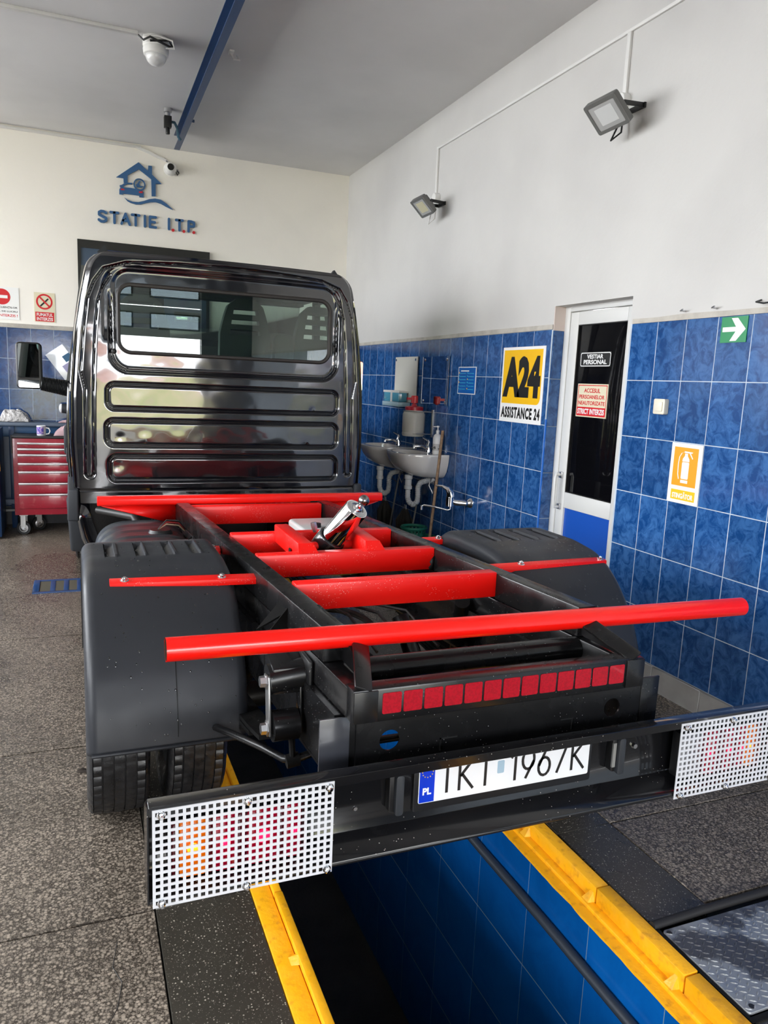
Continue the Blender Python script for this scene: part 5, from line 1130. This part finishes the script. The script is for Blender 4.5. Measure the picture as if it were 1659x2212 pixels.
# water drops on fenders
rnd = random.Random(5)
def drops(name, parent, fn, n, mat):
    mb = MB()
    for _ in range(n):
        c, nn = fn(); r = rnd.uniform(.0012, .0034); 
        a = nn.cross(V((1, .2, .1))).normalized(); b = nn.cross(a); st = rnd.uniform(1, 1.8)
        mb.add([c+a*r*math.cos(t*PI/3)*st+b*r*math.sin(t*PI/3) for t in range(6)] + [c+nn*r*.6], [(i, (i+1) % 6, 6) for i in range(6)])
    return tag(obj(name, mb, mat, parent), kind='stuff')
m_drop = M('water_drop', (.010, .011, .012), .06, coat=1)
def fd(x0, x1, zo, yo=0):
    def f():
        i = rnd.randint(2, int(len(PF)*.62)); y, z = PF[i]; a, b = PF[i-1], PF[i+1]; t = V((0, b[0]-a[0], b[1]-a[1])).normalized(); nn = V((0, -t.z, t.y))
        return V((rnd.uniform(x0+.04, x1-.04), y+yo, z+zo))+nn*.002, nn
    return f
drops('water_drops', lf, fd(.006, .478, 0), 140, m_drop); drops('water_drops', rfn, fd(1.505, 1.985, .004, -.03), 220, m_drop)

# ---- wheels
def tyre(xc, yc, w_, R, name='tyre', rimside=1, parent=tr, dual=None):
    seg = 216; hw = w_/2
    prof = [(R-.125, -hw*.78), (R-.10, -hw*.95), (R-.055, -hw*1.0), (R-.025, -hw*.97), (R-.010, -hw*.90), (R-.004, -hw*.83)]
    lanes = [(-.80, -.56), (-.50, -.20), (-.15, .15), (.20, .50), (.56, .80)]
    cols = []
    for li, (a, b) in enumerate(lanes):
        cols += [(R-.010, a*hw-.0005, 'g'), (R-.0015*(abs(a+b)), a*hw, 't%d' % li), (R-.0015*abs(a+b), (a*.66+b*.34)*hw, 'm%d' % li), (R-.0015*abs(a+b), (a*.34+b*.66)*hw, 'm%d' % li), (R-.0015*abs(a+b), b*hw, 't%d' % li), (R-.010, b*hw+.0005, 'g')]
    full = [(r, h, 's') for r, h in prof] + cols + [(r, -h, 's') for r, h in prof[::-1]]
    def mod(k, i, r):
        kind = full[i][2]
        if kind[0] in 'tm':
            li = int(kind[1])
            if li in (0, 4):
                if k % 4 == 0: return r-.0055
            elif li in (1, 3):
                if (k+li) % 3 == 0 and kind[0] == 't': return r-.004
                if (k+li) % 6 == 1 and kind[0] == 'm': return r-.0025
            elif k % 4 == 0: return r-.0025
        if kind == 's' and 3 <= (i if i < 6 else len(full)-1-i) <= 5 and k % 5 == 0: return r-.004
        return r
    t = obj(name, MB().lathe([(r, h) for r, h, _ in full], (xc, yc, R), (1, 0, 0), seg, mod), m_rub, parent, smooth=35)
    rr = R-.125
    obj('rim', MB().lathe([(rr+.006, -hw*.80), (rr-.004, -hw*.80), (rr-.014, -hw*.60), (rr-.02, 0), (rr-.014, hw*.60), (rr-.004, hw*.80), (rr+.006, hw*.80)], (xc, yc, R), (1, 0, 0), 48)
        .lathe([(rr-.018, rimside*hw*.2), (rr-.05, rimside*hw*.35), (rr-.10, rimside*hw*.0), (.05, rimside*hw*.05), (0, rimside*hw*.05)], (xc, yc, R), (1, 0, 0), 48), m_rim, t)
    return t
RT = .345; AY = 2.70
tyre(.102, AY, .195, RT, rimside=-1); tyre(.350, AY, .195, RT, rimside=1)
tyre(1.645, AY, .195, RT, rimside=-1); tyre(1.888, AY, .195, RT, rimside=1)
tyre(.060, 6.62, .185, RT, rimside=-1); tyre(1.745, 6.62, .185, RT, rimside=1)
# ---- axle, springs, shafts
obj('rear_axle', MB().tube([(.25, AY, RT), (.70, AY, RT), (.80, AY, RT), (1.16, AY, RT), (1.26, AY, RT), (1.72, AY, RT)], [.05, .05, .075, .075, .05, .05], 16).sphere((.98, AY, RT), .15, 20, 14), m_blackd, tr)
obj('propeller_shaft', MB().tube([(.96, AY, RT+.02), (.93, 4.3, .50), (.90, 6.2, .55)], .038, 14), m_blackd, tr)
for f, sx in ((OX, 1), (OR, -1)):
    mb = MB()
    for k in range(5):
        L = .78-.13*k; pts = [(f(AY)-sx*.055, AY+L*u, .455-.017*k+.10*(u*L/.78)**2) for u in [-1+.2*i for i in range(11)]]
        for i in range(10): mb.beam(pts[i], pts[i+1], .07, .013)
    obj('leaf_spring', mb, m_blackd, tr)
    obj('shock_absorber', MB().tube([(f(2.5)-sx*.03, 2.62, .40), (f(2.5)+sx*.10, 2.35, .76)], [.028, .028], 12), m_blackd, tr)
    # spring hanger, shackle and bush
    yh = 1.90; xo = f(yh)
    hg = obj('spring_hanger', MB().add([(xo-sx*a, y, z) for a, y, z in ((.0, 1.86, .775), (.10, 1.86, .775), (.10, 1.955, .80), (.0, 1.955, .80), (.0, 1.86, .70), (.10, 1.86, .70), (.10, 1.955, .71), (.0, 1.955, .71))], [(0,1,2,3),(4,7,6,5),(0,4,5,1),(1,5,6,2),(2,6,7,3),(3,7,4,0)]).box(min(xo, xo-sx*.012), max(xo, xo-sx*.012), 1.82, 2.02, .56, .80), m_black, tr, bevel=.006)
    obj('hanger_tube', MB().tube([(xo, 1.89, .745), (xo-sx*.105, 1.89, .735)], .042, 18), m_black, hg)
    for a in (.022, .108): obj('shackle_plate', MB().beam((xo-sx*a, 1.88, .75), (xo-sx*a, 1.86, .59), .038, .007, up=(1, 0, 0)), m_black if a < .1 else M('shackle_steel', (.30, .30, .30), .35, metal=.8), hg, bevel=.003)
    obj('spring_bush', MB().tube([(xo-sx*.03, 1.86, .615), (xo-sx*.10, 1.86, .615)], .042, 24), m_black, hg)
    for z, y in ((.735, 1.88), (.610, 1.86)): obj('shackle_bolt', MB().lathe([(0, .018), (.015, .018), (.016, .004), (.022, .003), (.022, 0)], (xo-sx*.112, y, z), (-sx, 0, 0), 6 if sx > 0 else 8), m_steel, hg)
    obj('stabiliser_link', MB().tube([(xo-sx*.045, 1.86, .59), (xo-sx*.04, 1.855, .50)], .009, 8).tube([(xo-sx*.058, 1.86, .505), (xo-sx*.022, 1.86, .510)], .019, 12), m_blackd, tr)
    # welded rail brackets
    for yy in (2.12, 3.62):
        z = ZT(yy)
        def tri(pts, th): n_p = (V(pts[1])-V(pts[0])).cross(V(pts[2])-V(pts[0])).normalized()*th; return [V(p) for p in pts]+[V(p)+n_p for p in pts], [(0,1,2), (5,4,3), (0,3,4,1), (1,4,5,2), (2,5,3,0)]
        rbk = obj('rail_bracket', MB().box(min(xo-sx*.01, xo-sx*.075), max(xo-sx*.01, xo-sx*.075), yy-.055, yy+.03, z-.20, z-.125), m_black, tr, bevel=.004)
        m_dull_black = bpy.data.materials.get('dull_black') or M('dull_black', (.004, .004, .004), .8, spec=.08)  # black dulled and darkened to take window glare off the gussets
        obj('gusset_plate', MB().add(*tri([(xo, yy-.05, z-.02), (xo, yy-.05, z-.12), (xo-sx*.08, yy-.05, z-.12)], .006)), m_dull_black, rbk)
        obj('gusset_plate', MB().add(*tri([(xo, yy-.05, z-.035), (xo-sx*.08, yy+.035, z-.115), (xo, yy+.035, z-.02)], .006)), m_dull_black, rbk)
obj('stabiliser_bar', MB().tube([(.37, 2.20, .47), (.40, 2.08, .50), (.465, 1.96, .505), (.505, 1.88, .505), (.53, 1.86, .508), (.62, 1.86, .53), (1.30, 1.86, .53), (1.44, 1.88, .52), (1.55, 1.98, .52)], .011, 10), m_black, tr)
obj('cross_tube', MB().tube([(il(1.76)+.0, 1.76, .785), (ir(1.76), 1.76, .785)], .036, 20), m_black, tr)
obj('cross_tube', MB().tube([(il(3.4), 3.4, .64), (ir(3.4), 3.4, .64)], .04, 16), m_black, tr)
obj('shock_tower', MB().tube([(1.02, 2.30, .74), (1.06, 2.12, .50), (1.10, 2.02, .40)], [.030, .032, .030], 14), m_black, tr)
hp_ = [(.90+.13*math.cos(t*PI/12), 2.62+.20*math.sin(t*PI/12), .62) for t in range(24)]
obj('hydraulic_hose', MB().tube(hp_, .013, 10, closed=True), m_cable, tr)
FH = Fr((0, 0, .6345), (1, 0, 0), (0, 1, 0), (0, 0, 1))
for k, chh in enumerate('1/2" WP 275 BAR 20/21'):
    pass
for k in range(5): obj('brake_line', MB().tube([(1.2-.12*k, 2.35, .60), (1.18-.12*k, 2.6, .66), (1.0-.05*k, 3.1, .60), (.95, 3.9, .62)], .006, 6), m_cable, tr)
obj('mud_spray_pipe', MB().tube([(1.12, 2.0, .62), (1.12, 2.0, .70), (1.18, 2.0, .71), (1.22, 2.02, .70)], .006, 8), m_steel, tr)
# gearbox mass and middle members between the rails
obj('gearbox', MB().box(.72, 1.10, 4.6, 5.6, .35, .72), m_blackd, tr, bevel=.03)
obj('valve_block', MB().box(.62, .95, 3.5, 3.62, .62, .76).box(.70, .76, 3.48, 3.5, .70, .80).tube([(.62, 3.45, .70), (.9, 3.4, .76), (1.1, 3.45, .70)], .012, 8), m_blackd, tr, bevel=.004)
ot = obj('oil_tank', MB().prism(rrect(1.0, 1.262, 3.38, 3.75, .03, 4), FXY, .60, .822), M('tank_white', (.62, .63, .62), .3, coat=.3), tr, bevel=.014, seg=3)
obj('tank_cap', MB().lathe([(0, .02), (.022, .02), (.024, .0)], (1.08, 3.5, .822), (0, 0, 1), 16), m_plasb, ot)
obj('tool_box', MB().box(1.53, 1.80, 3.14, 3.26, .45, .772), M('box_white', (.72, .73, .72), .4), tr, bevel=.006)
# plastic fuel tank left behind the cab: ribbed rounded body
def tank(u, v):
    t = -PI*.25+PI*1.5*u; y = 3.42+.86*v
    r = 1+.02*math.cos(t*4); rib = 1+(.022 if int(v*18) % 3 == 0 and .12 < v < .9 else 0)
    e_ = (1-abs(2*v-1)**8)**.5 if abs(2*v-1) < 1 else 0
    c, s = math.cos(t), math.sin(t); sg = lambda q: (1 if q > 0 else -1)*abs(q)**.6
    return V((.305+.235*sg(-c)*rib*e_, y, .545+.215*sg(s)*rib*e_))
ft = obj('fuel_tank', MB().grid(tank, 48, 54), M('tank_plastic', (.028, .034, .040), .35, bump=(200, .15, .001)), tr, smooth=40)
obj('tank_sender', MB().lathe([(0, .02), (.05, .02), (.06, 0), (.085, -.002)], (.37, 3.80, .755), (0, 0, 1), 24), m_plasb, ft)
for k, c_ in enumerate(((.42, .28, .18), (.30, .02, .02), (.02, .02, .02))):
    obj('tank_wire', MB().tube([(.36, 3.80, .775), (.40, 3.80, .80+.01*k), (.46, 3.81, .79+.012*k), (.51, 3.85, .74)], .004, 6), M('wire_%d' % k, c_, .5), ft)
obj('filler_hose', MB().tube([(.10, 4.6, .74), (.2, 4.5, .735), (.28, 4.3, .75), (.31, 4.2, .70)], .02, 10), m_cable, tr)

# ================================================================== CAB
cab = empty('cab', (.917, 5.0, .5)); cab.parent = tr; cab.location = V((.917, 5.0, .5))-tr.location
CX = .917; YC = 5.0
ZB, ZTOP = .712, 2.238
def hw(z):
    pts = [(.40, .915), (.71, .930), (.88, .938), (1.10, .9485), (1.40, .942), (1.62, .925), (1.79, .906), (1.97, .8765), (2.12, .846), (2.24, .815)]
    for (a, b), (c_, d) in zip(pts, pts[1:]):
        if z <= c_: k = (z-a)/(c_-a); return b+(d-b)*k
    return pts[-1][1]
def edge(z):
    R = .10; w_ = hw(z)
    if z > ZTOP-R: k = z-(ZTOP-R); w_ -= R-math.sqrt(max(R*R-k*k, 0))
    return w_
def sd_rr(x, z, x0, x1, z0, z1, r):
    qx = abs(x-(x0+x1)/2)-(x1-x0)/2+r; qz = abs(z-(z0+z1)/2)-(z1-z0)/2+r
    return math.hypot(max(qx, 0), max(qz, 0))+min(max(qx, qz), 0)-r
def seg_d(x, z, a, b):
    ax, az = a; bx, bz = b; dx, dz = bx-ax, bz-az; t = max(0, min(1, ((x-ax)*dx+(z-az)*dz)/(dx*dx+dz*dz))); return math.hypot(x-ax-t*dx, z-az-t*dz)
sm = lambda k: 0 if k <= 0 else (1 if k >= 1 else k*k*(3-2*k))
RIBS = [(.163, 1.686, 1.290, 1.472, .06), (.155, 1.688, 1.062, 1.250, .06), (.170, 1.690, .840, 1.025, .06)]
GA = [(.17, 2.135), (.115, 2.06), (.075, 1.96), (.050, 1.75), (.030, 1.53), (.052, 1.42), (.047, .90)]
GB = [(.205, 2.10), (.165, 2.04), (.135, 1.95), (.115, 1.75), (.104, 1.52), (.100, 1.40), (.093, .90)]
TOPL = [(.17, 2.135), (.30, 2.176), (.60, 2.190), (CX, 2.197)]
WIN = (.238, 1.612, 1.640, 2.068, .085)
def depth(x, z):
    d = 0
    for x0, x1, z0, z1, r in RIBS:
        s = sd_rr(x, z, x0+.016, x1-.016, z0+.016, z1-.016, r-.016); d += .019*sm(1-abs(s)/.017)
    s = sd_rr(x, z, .205, 1.655, 1.538, 2.150, .11)
    d += .020*sm(1-abs(s)/.018) if z < 1.9 else .020*sm(1-abs(s)/.018)*max(0, 1-(z-1.9)/.12)
    d += .010*sm(-s/.03)
    s = sd_rr(x, z, .150, 1.690, 1.45, 2.168, .14)
    if z > 1.7: d += .008*sm(-s/.02)*sm((z-1.7)/.1)
    xm = x if x < CX else 2*CX-x
    g = min(seg_d(xm, z, a, b) for L in (GA, GB, TOPL) for a, b in zip(L, L[1:]))
    if xm < .3 or z > 2.1: d += .010*sm(1-g/.011)
    u = math.hypot(xm-.070, z-.90)
    if z < .90: d += .010*sm(1-abs(u-.023)/.011)
    if z < .80: d += .006*sm(1-abs(z-.795)/.008)
    # dents and gentle oil-canning of the thin sheet
    d += .0022*noise.noise(V((x*3.1, z*4.0, 1.3))) + .0007*noise.noise(V((x*10, z*12, 4)))
    for dx, dz, r, k in ((.235, .958, .05, .004), (.25, 1.13, .022, .0015), (.40, 1.12, .03, -.0012), (1.45, 1.09, .02, .003), (1.49, 1.33, .015, .002)):
        d += k*math.exp(-((x-dx)**2+(z-dz)**2)/(r*r))
    return d
NX, NZ = 330, 264
def zrow(j): return ZB+(ZTOP-ZB)*j/NZ
vs = []
XU = [math.sin(PI/2*(-1+2*i/NX))*.25+(-1+2*i/NX)*.75 for i in range(NX+1)]
for j in range(NZ+1):
    z = zrow(j); e_ = edge(min(z, ZTOP-.0005))
    for u in XU:
        x = CX+u*e_; ae = min(e_*(1-abs(u)), 1)
        rim = .022*(1-sm(ae/.030))**1.5
        rim2 = .022*(1-sm((ZTOP-z)/.028))**1.5
        bul = .014*(1-((x-CX)/.95)**2)*sm((z-1.9)/.3)
        vs.append(V((x, YC+depth(x, z)+max(rim, rim2)+.035*((x-CX)/.95)**4, z+bul)))
fs = []
for j in range(NZ):
    for i in range(NX):
        a = j*(NX+1)+i; c = (vs[a]+vs[a+NX+2])/2
        if sd_rr(c.x, c.z, *WIN) < -.008: continue
        fs.append((a, a+1, a+NX+2, a+NX+1))
# hull: side and roof skins running forward from the rim of the back panel
rim = [vs[j*(NX+1)] for j in range(NZ+1)] + [vs[NZ*(NX+1)+i] for i in range(1, NX+1)] + [vs[j*(NX+1)+NX] for j in range(NZ-1, -1, -1)]
bp_ = obj('back_panel', MB().add(vs, fs), m_car, cab, smooth=50)
def off(p, d, y):
    c = V((CX, 0, 1.6)); q = V((p.x-c.x, 0, (p.z-c.z)*.6)); q.normalize(); return V((p.x+q.x*d, y, p.z+q.z*d*.6))
step = 4; R_ = rim[::step]; lv = [R_, [off(p, .006, YC+.045) for p in R_], [off(p, .012, YC+.075) for p in R_], [off(p, .014, YC+.13) for p in R_], [off(p, .014, YC+.28) for p in R_]]
mb = MB(); n = len(R_)
for a in lv: pass
mb.add([p for a in lv for p in a], [(k*n+i, k*n+i+1, (k+1)*n+i+1, (k+1)*n+i) for k in range(len(lv)-1) for i in range(n-1)])
obj('rear_pillar_skin', mb, m_car, cab, smooth=50)
# roof, doors, pillars, front
def xs_at(z): return CX-hw(z)-.016, CX+hw(z)+.016
mb = MB(); mb.grid(lambda u, v: V((CX+(-1+2*u)*(.80+.0*v), YC+.25+1.15*v, ZTOP+.012-.035*abs(2*u-1)**6+.03*math.sin(PI*v)*(1-.5*abs(2*u-1)**2)-(.0 if v < .8 else (v-.8)*.35))), 24, 12)
obj('roof', mb, m_car, cab, solid=.01)
for sx in (-1, 1):
    def sxp(z, d=0): return CX+sx*(hw(z)+.014+d)
    mb = MB()
    # lower door skin
    zs = [.46, .62, .80, 1.0, 1.2, 1.40, 1.46]
    mb.add([V((sxp(z)+sx*.012*math.sin((z-.46)/1.0*PI), y, z)) for z in zs for y in (YC+.28, 6.25)], [(2*k, 2*k+1, 2*k+3, 2*k+2) for k in range(len(zs)-1)])
    obj('door_skin', mb, m_car, cab, solid=.02)
    obj('side_window', MB().add([V((sxp(z), y, z)) for z, y0, y1 in ((1.46, 5.33, 6.2), (2.12, 5.36, 5.85)) for y in (y0, y1)], [(0, 1, 3, 2)]), m_glass2, cab)
    obj('window_pillar', MB().beam((sxp(1.46), 6.2, 1.46), (sxp(2.14, -.02), 5.85, 2.14), .05, .05, up=(0, 1, 0)).beam((sxp(1.46, -.01), 5.30, 1.46), (sxp(2.16, -.01), 5.30, 2.16), .06, .05, up=(0, 1, 0)).beam((sxp(2.14, -.01), 5.28, 2.15), (sxp(2.14, -.02), 5.87, 2.14), .05, .06), m_int, cab)
    if sx < 0:
        obj('door_handle', MB().box(sxp(1.1)-.035, sxp(1.1)+.0, 5.38, 5.60, .985, 1.16), m_plas, cab, bevel=.012)
        obj('sill_moulding', MB().add([V((x, y, z)) for x, y, z in ((-.062, 5.02, .80), (.0, 5.005, .80), (-.062, 5.35, .86), (.0, 5.35, .86), (-.068, 5.02, .60), (.0, 5.005, .60), (-.068, 5.35, .60), (.0, 5.35, .60))], [(0,1,3,2),(4,6,7,5),(0,4,5,1),(2,3,7,6),(0,2,6,4),(1,5,7,3)]), m_plas, cab, bevel=.012, seg=3)
        obj('step_cover', MB().add([V((x, y, z)) for x, y, z in ((-.065, 5.10, .60), (.04, 5.06, .60), (-.085, 5.95, .62), (.04, 5.95, .62), (-.055, 5.22, .36), (.04, 5.18, .36), (-.07, 5.9, .36), (.04, 5.9, .36))], [(0,1,3,2),(4,6,7,5),(0,4,5,1),(2,3,7,6),(0,2,6,4),(1,5,7,3)]), m_plas, cab, bevel=.02, seg=3)
        obj('side_moulding', MB().beam((sxp(.95, .015), 5.35, .98), (sxp(.95, .015), 6.2, .98), .03, .10), m_plas, cab, bevel=.01)
    else:
        obj('sill_moulding', MB().box(1.82, 1.875, 5.01, 5.35, .58, .82), m_plas, cab, bevel=.012)
    # lower rear corner going down to the sill, with a rounded edge
    obj('rear_corner', MB().add([V((CX+sx*a, y, z)) for z, a, b in ((.712, .930, .86), (.60, .925, .84), (.48, .90, .80), (.38, .86, .76), (.345, .84, .75)) for a, y in ((b, YC+.035), (a-.012, YC+.035), (a+.006, YC+.07), (a+.008, YC+.30))], [(k*4+i, k*4+i+1, k*4+i+5, k*4+i+4) for k in range(4) for i in range(3)]), m_car, cab, solid=.006, smooth=60)
    # mirror
    mx = -.305 if sx < 0 else 2*CX+.305
    mi = obj('mirror_housing', MB().prism(rrect(mx-.085, mx+.085, 1.385, 1.712, .03, 5), Fr((0, 6.02, 0), (1, 0, 0), (0, 0, 1), (0, -1, 0)), -.08, .0), m_plasb, cab, bevel=.012, seg=3)
    th_ = -.26*sx; tl = Fr((mx-mx*math.cos(th_), 6.006-mx*math.sin(th_)*1.0, 0), (math.cos(th_), math.sin(th_), 0), (0, 0, 1), (math.sin(th_), -math.cos(th_), 0))
    obj('mirror_glass', MB().prism(rrect(mx-.072, mx+.072, 1.462, 1.700, .015, 4), tl, 0, .003), m_mirror, mi)
    obj('mirror_glass', MB().prism(rrect(mx-.072, mx+.072, 1.395, 1.448, .012, 4), tl, 0, .003), m_mirror, mi)
    obj('mirror_divider', MB().box(mx-.002, mx+.002, 6.010, 6.018, 1.462, 1.70), m_plasb, mi)
    pts = []; rs = []
    xa, xb = mx-sx*.075, sxp(1.4)
    for k in range(41):
        t = k/40; pts.append(V((xa+(xb-xa)*t, 6.04, 1.425-.03*t+(.0)))); rs.append(.045+.012*t+(.006 if k % 2 else 0))
    obj('mirror_arm', MB().tube(pts, rs, 18), m_plasb, mi, smooth=25)
# rear wall below the panel and underside
obj('cab_floor', MB().box(.02, 1.82, 5.10, 6.9, .66, .72), m_int, cab)
obj('under_wall', MB().box(.07, 1.77, 5.05, 5.10, .40, .712), m_blackd, cab)
# front end and windscreen
obj('front_end', MB().add([V((CX+s_*a, y, z)) for s_ in (-1, 1) for a, y, z in ((.90, 6.25, .50), (.95, 6.25, 1.46), (.90, 6.75, 1.36), (.85, 7.15, 1.05), (.82, 7.22, .50))], [(0,1,2,3,4), (9,8,7,6,5), (1,6,7,2), (2,7,8,3), (3,8,9,4)]), m_car, cab, bevel=.03, seg=3)
obj('windscreen', MB().add([V((.06, 6.62, 1.46)), V((1.774, 6.62, 1.46)), V((1.66, 5.98, 2.12)), V((.17, 5.98, 2.12))], [(0, 1, 2, 3)]), m_glass2, cab)
obj('header', MB().box(.15, 1.68, 5.95, 6.1, 2.10, 2.2), m_int, cab)
obj('dashboard', MB().box(.06, 1.78, 6.15, 6.65, 1.05, 1.45), m_int, cab, bevel=.05, seg=3)
obj('headlining', MB().box(.14, 1.70, 5.14, 6.0, 2.12, 2.13), m_int, cab)
obj('interior_mirror', MB().box(.70, .90, 6.05, 6.07, 1.93, 2.0), M('int_mirror', (.45, .52, .5), .05, metal=.8), cab, bevel=.008)
obj('sun_visor', MB().box(.35, .62, 5.98, 6.0, 1.98, 2.08), m_int, cab, bevel=.006)
# roof corner fins, small antenna feet
for xx, zz_, s_ in ((.175, 2.245, 1), (1.655, 2.235, -1)):
    obj('roof_clip', MB().add([V((xx-.035, YC+.10, zz_)), V((xx+.03, YC+.10, zz_)), V((xx+.005*s_, YC+.10, zz_+.042)), V((xx-.035, YC+.14, zz_)), V((xx+.03, YC+.14, zz_)), V((xx+.005*s_, YC+.14, zz_+.042))], [(0,1,2),(3,5,4),(0,3,4,1),(1,4,5,2),(2,5,3,0)]), m_plas, cab)
obj('drain_plug', MB().sphere((.222, YC+.012, 1.655), .016, 12, 8, (1, .5, 1)), m_plasb, cab)
# window seal and glass
FW = Fr((0, YC+.014, 0), (1, 0, 0), (0, 0, 1), (0, -1, 0))
def ring_loop(x0, x1, z0, z1, r, n=10): return rrect(x0, x1, z0, z1, r, n)
lay = [(0.0, -.012), (0.0, .010), (.008, .016), (.020, .014), (.024, .004), (.024, -.012)]
o_ = [[FW(a, b+.008*(1-((a-CX)/.7)**2) if b > 1.9 else b, c_) for a, b in ring_loop(WIN[0]+d, WIN[1]-d, WIN[2]+d, WIN[3]-d, WIN[4]-d)] for d, c_ in lay]
n = len(o_[0]); mb = MB().add([p for l in o_ for p in l], [(k*n+i, k*n+(i+1) % n, (k+1)*n+(i+1) % n, (k+1)*n+i) for k in range(len(lay)-1) for i in range(n)])
sl = obj('window_seal', mb, M('seal_rubber', (.022, .018, .017), .45), cab, smooth=40)
gl = [(a, b+.008*(1-((a-CX)/.7)**2) if b > 1.9 else b) for a, b in rrect(WIN[0]+.02, WIN[1]-.02, WIN[2]+.02, WIN[3]-.02, WIN[4]-.02, 8)]
obj('rear_window', MB().prism(gl, FW, -.002, .0), m_glassc, cab, smooth=0)
# seats
def seat(xc, w_, zt_, slots, name='seat', y=5.52):
    fr = Fr((xc, y, 0), (1, 0, 0), (0, 0, 1), (0, -1, 0)); mb = MB()
    if slots:
        lvls = [(1.05, w_/2), (1.60, w_/2), (1.78, w_*.48)]
        for z, hh in slots:
            k = (z-1.75)/(zt_-1.75); ww = w_/2*(1-.42*max(k, 0)**1.6)
            lvls.append((z, ww))
        # body below, bars between slots, rim on both sides
        def W_(z): k = max(0, (z-1.70)/(zt_-1.70)); return w_/2*(1-.45*k**1.8)
        zz_ = [1.0, 1.3, 1.6, slots[0][0]-slots[0][1]]
        def slab_(z0, z1, f0=0.0, f1=1.0):
            for s_ in ((-1, 1) if f0 > 0 else (0,)):
                if s_ == 0: mb.prism([(-W_(z0), z0), (W_(z0), z0), (W_(z1), z1), (-W_(z1), z1)], fr, -.04, .04)
                else: mb.prism([(s_*W_(z0)*f0, z0), (s_*W_(z0), z0), (s_*W_(z1), z1), (s_*W_(z1)*f0, z1)], fr, -.04, .04)
        pz = 1.0
        for z, hh in slots:
            slab_(pz, z-hh); slab_(z-hh, z+hh, .62); pz = z+hh
        slab_(pz, zt_-.05); mb.prism([(-W_(zt_-.05), zt_-.05), (W_(zt_-.05), zt_-.05), (W_(zt_)*.62, zt_), (-W_(zt_)*.62, zt_)], fr, -.04, .04)
    else:
        mb.prism(rrect(-w_/2, w_/2, 1.55, zt_, .04, 4), fr, -.04, .04); mb.prism(rrect(-w_*.9, w_*.9, 1.0, 1.62, .06, 4), fr, -.05, .05)
    return obj(name, mb, m_seat, cab)
sl3 = [(1.845, .017), (1.915, .017), (1.985, .017)]
seat(1.125, .38, 2.075, sl3); seat(1.655, .36, 2.06, sl3); seat(.42, .40, 2.05, sl3); seat(1.41, .14, 1.85, None)
